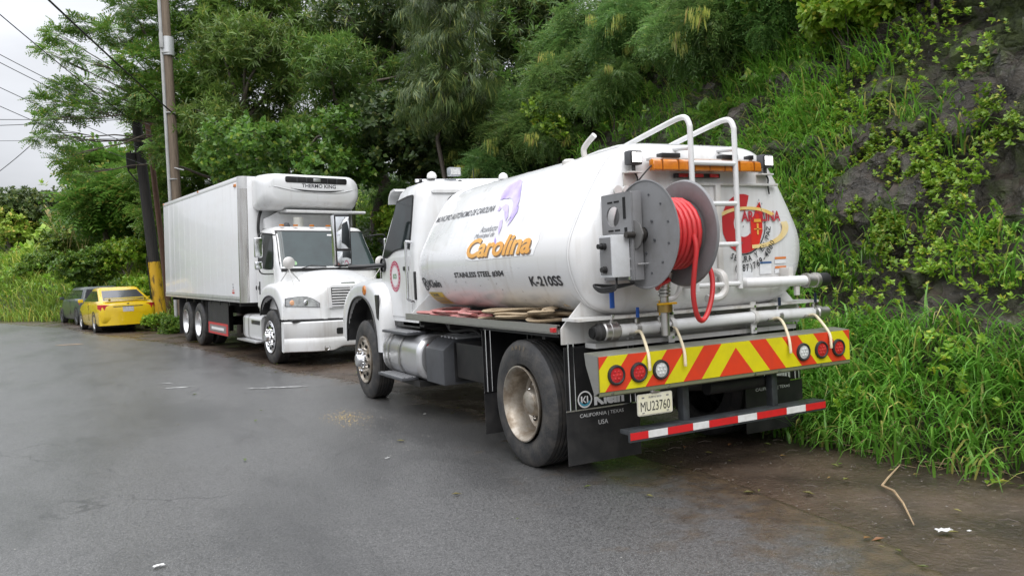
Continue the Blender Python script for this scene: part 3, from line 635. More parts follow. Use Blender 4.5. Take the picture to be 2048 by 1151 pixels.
# --- right-hand discharge pipe
DP = empty('discharge_pipe', (0, 0, 0), TK)
MB().tube([(.34, -.86, 1.40), (.36, -.93, 1.395), (.42, -.955, 1.392), (.95, -.955, 1.386)], .042, 16).build('pipe', white, DP)
MB().lathe([(.95, .044), (.955, .06), (.99, .06), (.995, .054), (1.05, .054), (1.055, .062), (1.09, .062)], c=(0, -.955, 1.384), n=24).build('coupling', steel, DP)
MB().lathe([(1.09, .056), (1.20, .056), (1.21, .05)], c=(0, -.955, 1.384), n=20).build('end_cap', black, DP)
MB().bb(.78, .83, -.955, -.80, 1.40, 1.50).build('bracket', white_dirty, DP, bevel=.004); MB().bb(.84, .88, -.97, -.94, 1.27, 1.345).build('bracket', white_dirty, DP, bevel=.004)
# --- rear bulkhead
MB().prism([(-1.20, 1.02), (1.20, 1.02), (1.20, 1.15), (.98, 1.36), (.90, 1.36), (-.90, 1.36), (-.985, 1.355), (-1.20, 1.14)], 'y', -.655, -.64).build('rear_bulkhead', white_dirty, TK, bevel=.003)
MB().bb(-1.19, 1.19, -.88, -.657, 1.195, 1.215).build('bulkhead_ledge', white_dirty, TK)
MB().bb(-1.0, 1.0, -.80, -.657, .985, 1.02).build('bulkhead_foot', white_dirty, TK)
# --- spray manifold with valves
MF = empty('spray_manifold', (0, 0, 0), TK); ym, zm = -.86, 1.108
MB().tube([(-.86, ym, zm), (-.45, ym, zm+.002), (.6, ym, zm+.01), (1.16, ym, zm)], .046, 18).build('pipe', white, MF)
MB().lathe([(-.99, .056), (-.975, .07), (-.93, .07), (-.92, .058), (-.88, .058), (-.875, .05), (-.84, .05)], c=(0, ym, zm), n=24).build('coupling', steel, MF)
MB().lathe([(-1.06, .038), (-1.055, .048), (-1.03, .05), (-1.02, .062), (-.985, .062)], c=(0, ym, zm), n=22).build('end_cap', black, MF)
MB().lathe([(-1.075, .036), (-1.06, .036)], c=(0, ym, zm), n=22).build('cap_socket', darkhole, MF)
MB().lathe([(1.16, .05), (1.17, .058), (1.21, .058), (1.22, .045), (1.30, .045)], c=(0, ym, zm-.002), n=22).build('end_coupling', steel, MF)
for x, m_, h_, big in ((-.90, blueh, .245, 1), (-.68, blueh, .085, 0), (-.47, yelh, .125, 0), (-.375, blackgloss, .08, 0), (.735, mat('dark_blue_handle', (.02, .03, .06), .4), .075, 0), (1.145, mat('dark_blue_handle', (.02, .03, .06), .4), .09, 0)):
    V = empty('valve', (x, ym, zm), MF); k = 1.5 if big else 1
    MB().cyl((0, 0, .03), (0, 0, .075), .016*k, 12).lathe([(-.035*k, .03*k), (-.02*k, .05*k), (.02*k, .05*k), (.035*k, .03*k)], c=(0, 0, 0), n=16).build('body', steel, V)
    MB().tube(catmull([(0, 0, .07), (.0, -.02, .09), (0, -.025, .12 if big else .08+h_*.25)], 3), .009*k, 8, ry=.004).build('lever', steel if not big else alumclean, V)
    MB().box((0, -.025, (.12 if big else .08)+h_*.5), (.026*k, .012, h_*(.62 if big else .9))).build('grip', m_, V, bevel=.005)
for xs_, xe in ((-.69, -.805), (-.375, -.49), (.67, .54), (1.07, .985)):
    xs_ -= .02
    MB().tube(catmull([(xs_, ym-.03, zm-.02), (xs_-.01, ym-.10, zm-.01), (xs_-.05, ym-.19, zm-.045), (xe+.012, ym-.285, zm-.15), (xe+.0, ym-.31, zm-.24), (xe, ym-.31, zm-.265)], 5), .0115, 8).build('spray_hose', cream, MF)
    MB().lathe([(0, .018), (.05, .018), (.055, .013), (.09, .013)], c=(xs_-.06, ym-.03, zm-.02), n=10).build('nipple', steel, MF)
MB().lathe([(-.09, .02), (-.04, .028), (.0, .028), (.005, .02)], c=(-.47, ym-.05, zm-.01), axis='y', n=14).build('drain_cock', blackgloss, MF)
for x in (-.36, .47):
    MB().lathe([(-.02, .052), (-.02, .056), (.02, .056), (.02, .052)], c=(x, ym, zm+.006), n=22).build('clamp', white_dirty, MF)
    MB().bb(x-.028, x+.028, ym-.006, ym+.006, zm+.056, zm+.13).bb(x-.028, x+.028, ym-.006, ym+.006, zm-.125, zm-.045).build('clamp_tab', white_dirty, MF, bevel=.004)
    for z in (zm+.095, zm-.085): MB().lathe([(-.02, 0), (-.02, .012), (0, .012)], c=(x, ym-.006, z), axis='y', n=6, cap=False).build('bolt', chrome, MF)
MB().tube([(.15, -.78, 1.165), (.52, -.78, 1.165)], .012, 8).build('tie_rod', steel, MF)
# --- chevron bumper
BP = empty('rear_bumper', (0, 0, 0), TK); yb = -1.135; z0, z1 = .728, .968; X0, X1 = -1.205, 1.235
MB().prism([(-1.131, .70), (-1.131, .972), (-1.00, .985), (-.96, .985), (-.96, .972), (-1.0, .972), (-1.12, .96), (-1.12, .72), (-1.05, .69)], 'x', X0, X1).build('channel', mat('bumper_steel', (.30, .30, .25), .4, .5, col2=(.2, .2, .15), amt=.7, scale=6), BP, bevel=.003)
for x in (X0, X1): MB().prism([(-1.135, .725), (-1.135, .972), (-.97, .985), (-.985, .90), (-1.08, .70)], 'x', x-.006 if x < 0 else x+.001, x-.001 if x < 0 else x+.006).build('end_plate', steel, BP)
MB().prism([(-1.134, .726), (-1.134, .700), (-1.12, .690), (-1.10, .70), (-1.10, .726)], 'x', X0, X1).build('lower_lip', mat('lip_olive', (.16, .165, .10), .45), BP)
def clip_poly(poly, z0_, z1_):
    def cut(p, f, inside):
        out = []
        for i in range(len(p)):
            a, b_ = p[i-1], p[i]
            if inside(b_):
                if not inside(a): out.append(f(a, b_))
                out.append(b_)
            elif inside(a): out.append(f(a, b_))
        return out
    for ax, lim, sg_ in ((0, X0+.004, 1), (0, X1-.004, -1)):
        poly = cut(poly, lambda a, b_, ax=ax, lim=lim: (lim, a[1]+(b_[1]-a[1])*(lim-a[0])/(b_[0]-a[0])), lambda q, ax=ax, lim=lim, sg_=sg_: (q[0]-lim)*sg_ >= 0)
        if not poly: return poly
    return poly
wS = .168; sl = .20; xm = .015
def chev(side):
    # stripes lean towards the centre line at the top
    k = 0; out = []
    for k in range(-1, 9):
        a = xm+side*(k*wS*1.0+.0)
        b0, b1 = k*wS, (k+1)*wS
        # at the bottom offset b, at the top b-sl
        q = [(b0, z0), (b1, z0), (b1-sl, z1), (b0-sl, z1)]
        # keep only positive offsets
        r_ = []
        for i in range(4):
            A, B = q[i-1], q[i]
            if (A[0] >= 0) != (B[0] >= 0):
                tt_ = (0-A[0])/(B[0]-A[0]); r_.append((0, A[1]+(B[1]-A[1])*tt_))
            if B[0] >= 0: r_.append(B)
        if len(r_) > 2:
            pl = clip_poly([(xm+side*p_[0], p_[1]) for p_ in r_], z0, z1)
            if pl and len(pl) > 2: out.append((k, pl))
    return out
for side in (-1, 1):
    for k, pl in chev(side):
        if side < 0: pl = pl[::-1]
        MB().prism(pl, 'y', yb-.0035, yb+.003).build('stripe', chev_red if k % 2 == 0 else chev_yel, BP, 0)
for x, m_ in ((-1.068, redlens), (-.879, redlens), (-.689, clearlens), (.704, clearlens), (.903, redlens), (1.096, redlens)):
    LMP = empty('tail_lamp', (x, yb-.004, .835), BP)
    MB().lathe([(-.004, .050), (-.016, .053), (-.020, .058), (-.016, .068), (-.002, .071)], axis='y', n=28, cap=False).build('rubber_ring', black, LMP)
    MB().lathe([(-.016, 0), (-.015, .03), (-.011, .052)], axis='y', n=24, cap=False).build('lens', m_, LMP)
    leds = MB()
    for kk in range(7):
        a = R(60*kk); rr_ = .028 if kk < 6 else 0; leds.lathe([(-.0205, 0), (-.019, .006), (-.014, .008)], c=(rr_*math.cos(a), 0, rr_*math.sin(a)), axis='y', n=8, cap=False)
    leds.build('leds', mat('led_red', (.52, .05, .05), .15) if m_ is redlens else mat('led_clear', (.72, .73, .72), .12), LMP)
for x in (-1.1, -.62, .9, .45, .2): MB().lathe([(-.008, 0), (-.007, .010), (0, .011)], c=(x, -1.133, .712), axis='y', n=8, cap=False).build('bolt', steel, BP)
# --- licence plate
PL = empty('license_plate', (0, 0, 0), TK)
platem = mat('plate_cream', (.66, .63, .45), .4, col2=(.72, .70, .60), amt=.7, scale=8)
MB().prism(rrect(-.88, -.575, .52, .672, .014), 'y', -1.112, -1.104).build('frame', mat('plate_frame', (.60, .58, .50), .35), PL)
MB().prism(rrect(-.872, -.583, .528, .664, .010), 'y', -1.1155, -1.111).build('plate', platem, PL)
pf = lambda u, v: (u, -1.117, v)
decal('lettering', text_mesh('MU23760', 0, 0), pf, textblack, PL, .258, .068, -.857, .551)
decal('lettering', text_mesh('PUERTO RICO', 0, .02), pf, textgrey, PL, .11, .014, -.785, .640)
decal('bolt_slots', [[(x, .642), (x+.022, .642), (x+.022, .652), (x, .652)] for x in (-.845, -.632)]+[[(x, .536), (x+.02, .536), (x+.02, .543), (x, .543)] for x in (-.845, -.632)], pf, textgrey, PL)
MB().bb(-.76, -.69, -1.128, -1.10, .676, .70).build('plate_lamp', chrome, PL, bevel=.006)
# --- underrun guard
IC = empty('underrun_guard', (0, 0, 0), TK)
MB().bb(-.955, .96, -1.085, -.99, .395, .425).bb(-.955, .96, -1.112, -1.086, .345, .428).build('beam', mat('guard_paint', (.05, .055, .06), .42, col2=(.022, .022, .022), amt=.8, scale=9), IC, bevel=.004)
cuts = [-.953, -.80, -.63, -.40, -.25, .03, .22, .53, .735, .958]
for i in range(len(cuts)-1): MB().bb(cuts[i]+.0005, cuts[i+1]-.0005, -1.1165, -1.1125, .362, .413).build('reflective_tape', tape_red if i % 2 == 0 else tape_white, IC)
for x in (-.40, .48): MB().bb(x-.028, x+.028, -1.05, -.985, .426, .80).build('post', mat('guard_paint', (.05, .055, .06), .42), IC, bevel=.004)
# --- mud flaps
def flap(x0, x1, y, ztop, zbot, zb2, txt, nm='mud_flap'):
    F = empty(nm, (0, 0, 0), TK)
    MB().bb(x0, x1, y-.005, y+.005, zb2, ztop).build('upper_panel', blackgloss, F)
    MB().bb(x0-.006, x1+.006, y-.012, y-.006, zbot, zb2+.012).build('rubber_sheet', black, F)
    MB().bb(x0-.008, x1+.008, y-.018, y-.0125, zb2+.006, zb2+.016).build('clamp_strip', chrome, F)
    for x in (x0+.03, x0+.075, x1-.03, x1-.075): MB().tube([(x, y-.012, zb2+.01), (x, y-.012, ztop+.03)], .0055, 8).build('support_rod', chrome, F)
    if txt:
        f_ = lambda u, v: (u, y-.014, v)
        cx_ = x0+.155
        decal('maker_logo', ring_poly(cx_, zb2+.085, .063, .052, n=30)+[[(cx_-.035, zb2+.06), (cx_-.022, zb2+.06), (cx_-.022, zb2+.11), (cx_-.035, zb2+.11)], [(cx_-.022, zb2+.08), (cx_+.0, zb2+.11), (cx_+.012, zb2+.11), (cx_-.012, zb2+.08)], [(cx_-.012, zb2+.085), (cx_+.012, zb2+.06), (cx_, zb2+.06), (cx_-.02, zb2+.08)], [(cx_+.016, zb2+.06), (cx_+.028, zb2+.06), (cx_+.028, zb2+.11), (cx_+.016, zb2+.11)]], f_, textwhite, F)
        decal('logo_wave', ring_poly(cx_, zb2+.085, .050, .036, 200, 340, 16), f_, mat('logo_blue', (.06, .30, .42), .4), F)
        decal('lettering', text_mesh('Klein', 0, .05), f_, textwhite, F, .27, .095, x0+.235, zb2+.03)
        decal('lettering', text_mesh('CALIFORNIA | TEXAS', 0, .0), lambda u, v: (u, y-.0145, v), textwhite, F, .39, .034, x0+.105, zb2-.055)
        decal('lettering', text_mesh('USA', 0, .0), lambda u, v: (u, y-.0145, v), textwhite, F, .085, .034, x0+.265, zb2-.115)
    return F
flap(-1.185, -.545, -.652, 1.0, .13, .52, True); flap(.545, 1.185, -.652, 1.0, .13, .52, True)
flap(-1.19, -.66, .75, 1.06, .14, .50, False, 'front_mud_flap'); flap(.66, 1.19, .75, 1.06, .14, .50, False, 'front_mud_flap')
# --- side trays
for sx in (-1, 1):
    T = empty('side_tray', (0, 0, 0), TK)
    xa, xb = sorted((sx*1.225, sx*.70))
    MB().bb(xa, xb, -.635, 2.64, 1.10, 1.112).build('floor', steel, T)
    xo = sx*1.225; MB().bb(min(xo, xo-sx*.004), max(xo, xo-sx*.004), -.635, 2.64, 1.098, 1.168).build('lip', steel, T)
    MB().bb(min(xo-sx*.004, xo-sx*.03), max(xo-sx*.004, xo-sx*.03), -.63, 2.635, 1.159, 1.1665).build('lip_return', steel, T)
    MB().prism([(sx*1.20, 1.13), (sx*.72, 1.13), (sx*.72, 1.40), (sx*.90, 1.40)], 'y', 2.60, 2.615).build('front_gusset', white, T)
    MB().box((xo+sx*.012, -.60, 1.13), (.03, .05, .035)).build('side_marker', redlens, T, bevel=.006)
    for yy in (-.3, .78, 1.6, 2.4): MB().bb(min(sx*.45, sx*1.15), max(sx*.45, sx*1.15), yy-.025, yy+.025, 1.04, 1.099).build('outrigger', chassis, T)
# --- chassis
for x in (-.40, .40): MB().bb(x-.035, x+.035, -1.0, 5.6, .72, .98).build('frame_rail', chassis, TK)
MB().bb(-.55, .55, -.60, 2.4, .99, 1.195).build('subframe', chassis, TK)
MB().tube([(-1.0, 0, .51), (-.3, 0, .51), (.3, 0, .51), (1.0, 0, .51)], .075, 12).lathe([(-.22, .05), (-.16, .16), (0, .21), (.16, .16), (.22, .05)], c=(0, 0, .5), axis='y', n=16).build('rear_axle', chassis, TK)
MB().tube([(-1.0, 4.468, .47), (-.3, 4.468, .40), (.3, 4.468, .40), (1.0, 4.468, .47)], .05, 10).build('front_axle', chassis, TK)
MB().tube([(0, .2, .52), (0, 3.4, .75)], .05, 10).build('drive_shaft', chassis, TK)
for sx in (-1, 1):
    MB().tube(catmull([(sx*.45, -.62, .72), (sx*.45, 0, .60), (sx*.45, .62, .72)], 5), .04, 6, ry=.05).build('leaf_spring', chassis, TK)
    MB().prism([(-.60, 1.07), (.72, 1.07), (.72, 1.09), (-.60, 1.09)], 'x', sx*.58 if sx > 0 else -1.19, 1.19 if sx > 0 else -.58).build('wheel_well', black, TK)
    MB().bb(sx*.56-.006, sx*.56+.006, -.60, .72, .55, 1.068).build('well_panel', black, TK)
MB().cyl((-.35, -.25, .62), (-.35, -.75, .62), .11, 16).build('air_tank', chassis, TK)
MB().tube(catmull([(-.1, -.70, .60), (.3, -.92, .60), (.62, -.93, .60), (.74, -.93, .585)], 5), .035, 10).lathe([(.52, .05), (.60, .05)], c=(0, -.93, .60), n=14).build('tow_pipe', chassis, TK)
MB().tube([(-.12, -.95, .62), (.42, -.95, .62)], .055, 12).build('cross_pipe', chassis, TK)
# --- wheels
for sx in (-1, 1):
    wheel(TK, (sx*1.075, 0, .51), 'rear', sx); wheel(TK, (sx*1.035, 4.468, .51), 'front', sx)
TW = [c_ for c_ in TK.children if c_.name.startswith('wheel')][0]
bm_ = bmesh.new()
for i, ch in enumerate('AH37'):
    me_ = text_mesh(ch, 0, .03); a = R(104-8.5*i); o = Vector((math.cos(a), math.sin(a))); tt = Vector((math.sin(a), -math.cos(a))); vv = []
    for v in me_.vertices:
        p = o*(.435+v.co.y*.05)+tt*((v.co.x-.3)*.055); vv.append(bm_.verts.new((-.1435, -p.x, p.y)))
    for f in me_.polygons: bm_.faces.new([vv[k] for k in f.vertices])
    bpy.data.meshes.remove(me_)
me_ = bpy.data.meshes.new('tyre_lettering'); bm_.to_mesh(me_); bm_.free(); link('lettering', me_, mat('tyre_letters', (.14, .11, .07), .7), TW)
# --- cab
CABW = lambda z: 1.03-.085*sstep(1.75, 2.55, z)
def cab_ring(z, yr, yf, r, e=0): return [(x, y, z) for x, y in rrect(-CABW(z)+e, CABW(z)-e, yr, yf, r, 5)]
cabr = [(1.04, 2.75, 4.05, .08, .0), (1.2, 2.75, 4.05, .09, 0), (1.80, 2.75, 4.05, .09, 0), (1.86, 2.75, 4.03, .10, 0), (2.15, 2.75, 3.86, .12, 0), (2.45, 2.76, 3.66, .14, .0), (2.56, 2.78, 3.57, .15, .02), (2.625, 2.83, 3.48, .15, .07), (2.655, 2.93, 3.35, .15, .17), (2.665, 3.05, 3.2, .05, .4)]
CAB = MB().loft([cab_ring(*q) for q in cabr]).build('cab', white, TK, 40)
for sx in (-1, 1):
    D = empty('door', (0, 0, 0), TK)
    xw = lambda z, o=0.: sx*(CABW(z)+o)
    def panel(poly, o0, o1):
        v = [(xw(z, o1), y, z) for y, z in poly]+[(xw(z, o0), y, z) for y, z in poly]; n = len(poly)
        return MB().add(v, [tuple(range(n)), tuple(range(n, 2*n))[::-1]]+[(i, n+i, n+(i+1) % n, (i+1) % n) for i in range(n)])
    door = [(2.93, 1.10), (2.93, 1.5), (2.93, 1.80), (3.2, 1.80), (3.6, 1.80), (3.95, 1.80), (3.97, 1.5), (3.90, 1.10)]
    panel(door, .0005, .011).build('door_panel', white, D)
    win = catmull([(2.965, 1.93), (2.965, 2.40), (3.02, 2.475), (3.45, 2.455), (3.53, 2.42), (3.70, 2.12), (3.865, 1.86), (3.84, 1.825), (3.72, 1.825), (3.45, 1.89), (3.1, 1.90), (3.0, 1.90)], 3, True); win = [(p.x, p.y) for p in [Vector((a[0], a[1])) for a in win]]
    cy_, cz_ = 3.3, 2.1
    panel([(cy_+(a-cy_)*1.06, cz_+(b_-cz_)*1.07) for a, b_ in win], .002, .008).build('window_seal', black, D)
    panel(win, .007, .012).build('window', glass, D)
    MB().tube(catmull([(sx*1.03, 2.86, 1.95), (sx*1.10, 2.86, 1.96), (sx*1.105, 2.86, 1.90), (sx*1.105, 2.86, 1.40), (sx*1.105, 2.86, 1.31), (sx*1.03, 2.86, 1.28)], 4), .016, 10).build('grab_bar', chrome, D)
    MB().box((sx*1.045, 3.05, 1.66), (.03, .16, .05)).build('handle', blackgloss, D, bevel=.01)
    MB().bb(sx*1.028-.012, sx*1.028+.012, 2.80, 2.84, 1.30, 1.62).build('side_vent', black, D, bevel=.006)
    # door roundel and lower lettering
    fd = lambda u, v: (sx*1.0435, 3.45-sx*-1*u*-1 if sx < 0 else 3.45+u, 1.575+v)
    if sx < 0:
        fd = lambda u, v: (-1.0435, 3.46-u, 1.575+v)
        decal('roundel', ring_poly(0, 0, .185, .135, n=40), fd, crimson, D); decal('roundel_face', disc_poly(0, 0, .134), fd, mat('roundel_white', (.72, .70, .70), .4), D)
        decal('roundel_line', ring_poly(0, 0, .126, .120, n=36), lambda u, v: (-1.0445, 3.46-u, 1.575+v), crimson, D)
        decal('roundel_text', text_mesh('BCR', 0, .03), lambda u, v: (-1.0445, 3.46-u, 1.575+v), mat('roundel_green', (.03, .22, .06), .4), D, .13, .06, -.065, -.03)
        decal('lettering', text_mesh('CDRG 1 C17', 0, .0), lambda u, v: (-1.0345, 3.42-u, 1.115+v), textgrey, CAB, .42, .05)
        decal('roundel_dots', [[(.16*math.cos(R(a))-.008, .16*math.sin(R(a))-.008), (.16*math.cos(R(a))+.008, .16*math.sin(R(a))-.008), (.16*math.cos(R(a))+.008, .16*math.sin(R(a))+.008), (.16*math.cos(R(a))-.008, .16*math.sin(R(a))+.008)] for a in range(0, 360, 18)], lambda u, v: (-1.0445, 3.46-u, 1.575+v), mat('roundel_white', (.72, .70, .70), .4), D)
    # wing mirror on a black arm
    MR = empty('wing_mirror', (0, 0, 0), TK)
    MB().lathe([(-.02, .085), (.05, .085), (.06, .06), (.06, 0)], c=(sx*1.05, 3.86, 1.72), n=20, cap=False).build('base', blackgloss, MR)
    MB().tube([(sx*1.03, 3.86, 1.72), (sx*1.22, 4.02, 1.715), (sx*1.42, 4.12, 1.72)], [.045, .038, .03], 10, ry=.03).build('arm', blackgloss, MR)
    MM = Matrix.Rotation(sx*R(-5), 3, 'Z')
    MB().box((sx*1.47, 4.19, 2.06), (.22, .11, .66), MM).build('shell', blackgloss if sx > 0 else blackgloss, MR, bevel=.035, seg=3)
    MB().box(Vector((sx*1.47, 4.19, 2.06))+MM @ Vector((-sx*-.105, .0, 0)), (.02, .09, .62), MM).build('trim', chrome, MR, bevel=.008)
    MB().box(Vector((sx*1.47, 4.19, 2.15))+MM @ Vector((0, -.058, 0)), (.175, .006, .40), MM).build('glass', mat('mirror', (.75, .77, .78), .02, 1), MR, bevel=.002)
    MB().box(Vector((sx*1.47, 4.19, 1.835))+MM @ Vector((0, -.058, 0)), (.175, .006, .17), MM).build('glass', mat('mirror', (.75, .77, .78), .02, 1), MR, bevel=.002)
# roof visor, windscreen, rear window, roof light bar
MB().loft([[(x, y, z) for y, z in ((3.52, 2.60), (3.60, 2.635), (3.72, 2.62), (3.80, 2.555), (3.83, 2.47), (3.815, 2.465), (3.775, 2.55), (3.70, 2.595), (3.60, 2.605))] for x in np.linspace(-.96, .96, 9)]).build('sun_visor', white, TK, 50)
MB().add([(-.88, 4.045, 1.87), (.88, 4.045, 1.87), (.80, 3.645, 2.48), (-.80, 3.645, 2.48)], [(0, 1, 2, 3)]).build('windscreen', windsh, TK)
MB().prism(rrect(-.62, .62, 2.05, 2.47, .09), 'y', 2.738, 2.752).build('rear_window_seal', black, TK); MB().prism(rrect(-.59, .59, 2.08, 2.445, .07), 'y', 2.733, 2.7375).build('rear_window', glass, TK)
MB().prism(rrect(-.80, .80, 2.50, 2.535, .015), 'y', 2.742, 2.77).build('roof_rib', white, TK)
RL = empty('roof_lights', (0, 0, 0), TK)
MB().tube([(-.86, 3.10, 2.675), (.86, 3.10, 2.705)], .02, 8).build('bar', chrome, RL)
for x in (-.80, -.3, .3, .80): MB().bb(x-.02, x+.02, 3.08, 3.12, 2.60, 2.69).build('foot', blackgloss, RL)
for x in (-.66, .28, .62): MB().lathe([(0, .05), (.02, .06), (.06, .05), (.08, .02), (.085, 0)], c=(x, 3.08, 2.70), axis='z', n=16, cap=False).build('beacon', mat('beacon_clear', (.75, .74, .72), .2), RL)
MB().box((-.40, 3.02, 2.775), (.15, .09, .10)).build('spotlight', mat('spot_grey', (.36, .38, .40), .25, .4), RL, bevel=.012); MB().box((-.40, 2.972, 2.775), (.12, .006, .075)).build('spotlight_glass', clearlens, RL)
MB().tube([(-.2, 2.9, 2.68), (-.2, 2.92, 2.80)], .004, 6).build('aerial', black, RL)
# --- bonnet and wings (truck front)
def resample(P_, n):
    P_ = np.array([tuple(p)[:2] for p in P_], float); s_ = np.r_[0, np.cumsum(np.linalg.norm(np.diff(P_, axis=0), axis=1))]; k = np.linspace(0, s_[-1], n)
    return list(zip(np.interp(k, s_, P_[:, 0]), np.interp(k, s_, P_[:, 1])))
def wing(outer, inner, xo, xi, n=28, dome=.05):
    o_ = resample([(p.x, p.y) for p in catmull([(a, b_, 0) for a, b_ in outer], 6)], n); i_ = resample([(p.x, p.y) for p in catmull([(a, b_, 0) for a, b_ in inner], 6)], n); sg_ = 1 if xo > 0 else -1
    rows = []
    for k in range(n):
        oy, oz = o_[k]; iy, iz = i_[k]
        rows.append([(xi, oy, oz+dome*.6), ((xo+xi)/2, oy, oz+dome*.5), (xo-sg_*.05, oy, oz), (xo-sg_*.012, oy+(iy-oy)*.12, oz+(iz-oz)*.12), (xo, oy+(iy-oy)*.35, oz+(iz-oz)*.35), (xo, oy+(iy-oy)*.9, oz+(iz-oz)*.9), (xo-sg_*.004, iy, iz), (xo-sg_*.03, iy, iz), (xi, iy, iz)])
    return MB().loft(rows, False, False, False), i_
W_OUT = [(3.64, .66), (3.62, .95), (3.64, 1.22), (3.78, 1.43), (4.05, 1.51), (4.45, 1.525), (4.85, 1.47), (5.18, 1.33), (5.38, 1.12), (5.44, .80)]
W_IN = [(3.79, .66), (3.80, .85), (3.88, 1.08), (4.02, 1.22), (4.22, 1.31), (4.47, 1.335), (4.74, 1.29), (4.95, 1.16), (5.08, .98), (5.12, .72)]
for sx in (-1, 1):
    mb, ii = wing(W_OUT, W_IN, sx*1.20, sx*.80)
    WG = mb.build('wing', white, TK, 50)
    MB().tube([(sx*1.203, a, b_) for a, b_ in ii], .014, 6).build('arch_trim', blackgloss, WG)
    MB().tube([(sx*1.0, a, b_+.01) for a, b_ in ii], .20, 8, ry=.012, up=(0, 0, 1), caps=False).build('arch_liner', black, WG)
    MB().lathe([(0, .065), (sx*.018, .058), (sx*.026, .03), (sx*.027, 0)], c=(sx*1.197, 4.22, 1.415), n=20, cap=False).build('turn_signal', amber, WG)
    MB().prism([(3.66, 1.36), (3.80, 1.36), (3.765, 1.08), (3.69, 1.05)], 'x', sx*1.185, sx*1.207).build('wing_brace', blackgloss, WG, bevel=.008)
hood = []
for y, zt, wd in ((4.03, 1.84, .98), (4.3, 1.80, .93), (4.7, 1.73, .86), (5.1, 1.64, .80), (5.35, 1.56, .76), (5.48, 1.46, .72), (5.53, 1.30, .70), (5.54, .80, .68)):
    hood.append([(wd*a, y, (zt-.45)+.45*(1-abs(a)**4)**.6 if abs(a) < 1 else zt-.45) for a in np.linspace(-1, 1, 21)])
MB().loft(hood, False, False, False).build('bonnet', white, TK, 50)
MB().bb(-.95, .95, 3.70, 5.3, .95, 1.30).build('engine_bay', chassis, TK)
MB().prism(rrect(-.80, .80, .48, .80, .06), 'y', 5.45, 5.66).build('front_bumper', white, TK, bevel=.02)
MB().bb(-1.02, 1.02, 2.76, 3.7, .98, 1.042).build('cab_sill', blackgloss, TK)
# --- fuel tank, steps, after-treatment box
FT = empty('fuel_tank', (0, 0, 0), TK)
fring = lambda y, e=0: [(x, y, z) for x, z in rrect(-1.19+e, -.52-e, .415+e, .915-e, .20-e*.3, 8)]
MB().loft([fring(2.42, .05), fring(2.43, .02), fring(2.46, 0), fring(2.48, 0), fring(3.62, 0), fring(3.66, .02), fring(3.68, .06)]).build('shell', alumclean, FT, 40)
MB().loft([fring(2.415, .045), fring(2.41, .06)]).build('end_face', mat('tank_end', (.26, .26, .265), .4, .6), FT, 40)
for y in (3.02, 3.40, 3.52): MB().loft([[(x*1., yy, z) for x, z in rrect(-1.197, -.513, .408, .922, .205, 8)] for yy in (y-.022, y+.022)], False, False).build('strap', steel, FT)
for y in (2.995, 3.045, 3.375, 3.545): MB().loft([[(x*1., yy, z) for x, z in rrect(-1.1965, -.5135, .4085, .9215, .205, 8)] for yy in (y-.006, y+.006)], False, False).build('strap_edge', black, FT)
MB().lathe([(0, .05), (.05, .05), (.06, .03), (.06, 0)], c=(-1.0, 3.66, .88), axis='z', n=16, cap=False).build('def_cap', blueh, FT)
def step(z, x0, x1, y0, y1, nm):
    ST = MB().bb(x0, x1, y0, y1, z-.03, z).build(nm, charcoal, TK, bevel=.005); h_ = MB()
    for a in np.arange(y0+.05, y1-.04, .055):
        for b_ in np.arange(x0+.03, x1-.02, .045): h_.box((b_, a+(.012 if int(round((b_-x0)/.045)) % 2 else -.012), z+.004), (.016, .034, .008), Matrix.Rotation(R(35), 3, 'Z'))
    h_.build('tread_studs', alumclean, ST, 0)
step(.452, -1.30, -1.10, 2.66, 3.50, 'lower_step'); step(.945, -1.20, -.98, 2.70, 3.58, 'upper_step')
MB().bb(-1.12, -1.08, 2.85, 2.90, .45, .50).bb(-1.12, -1.08, 3.3, 3.35, .45, .5).bb(-1.15, -.6, 2.5, 3.7, .36, .42).build('step_bracket', chassis, TK)
AT = MB().prism([(-1.12, .44), (-.50, .44), (-.50, .90), (-.98, .90), (-1.12, .80)], 'y', 1.86, 2.36).build('emission_box', charcoal, TK, bevel=.012)
for k in range(5): MB().bb(-.95, -.55, 1.88+.10*k, 1.92+.10*k, .902, .918).build('louvre', lightgrey, AT)
MB().bb(-1.0, -.60, 1.845, 1.857, .47, .87).build('rear_cover', black, AT)
MB().box((-1.06, 2.405, .72), (.045, .004, .10)).build('label', textwhite, AT); MB().box((-1.05, 2.405, .81), (.06, .004, .035)).build('label', tape_red, AT)
MB().bb(-1.0, -.5, .95, 1.80, .52, .88).build('battery_box', chassis, TK, bevel=.02)
MB().tube([(-.95, 1.22, .98), (-.95, 1.22, .78)], .022, 10).build('yellow_tag', yelh, TK)
MB().tube(catmull([(-.8, 1.0, 1.0), (-.9, 1.3, .96), (-.85, 1.7, 1.0), (-.9, 2.1, .97), (-.8, 2.5, 1.02)], 4), .016, 8).tube(catmull([(-.7, 1.0, .97), (-.85, 1.4, 1.02), (-.75, 1.9, .98), (-.8, 2.4, 1.03)], 4), .012, 8).build('air_lines', black, TK)
MB().bb(-1.02, -.6, 2.62, 3.3, 1.00, 1.04).build('cab_step_plate', chassis, TK)
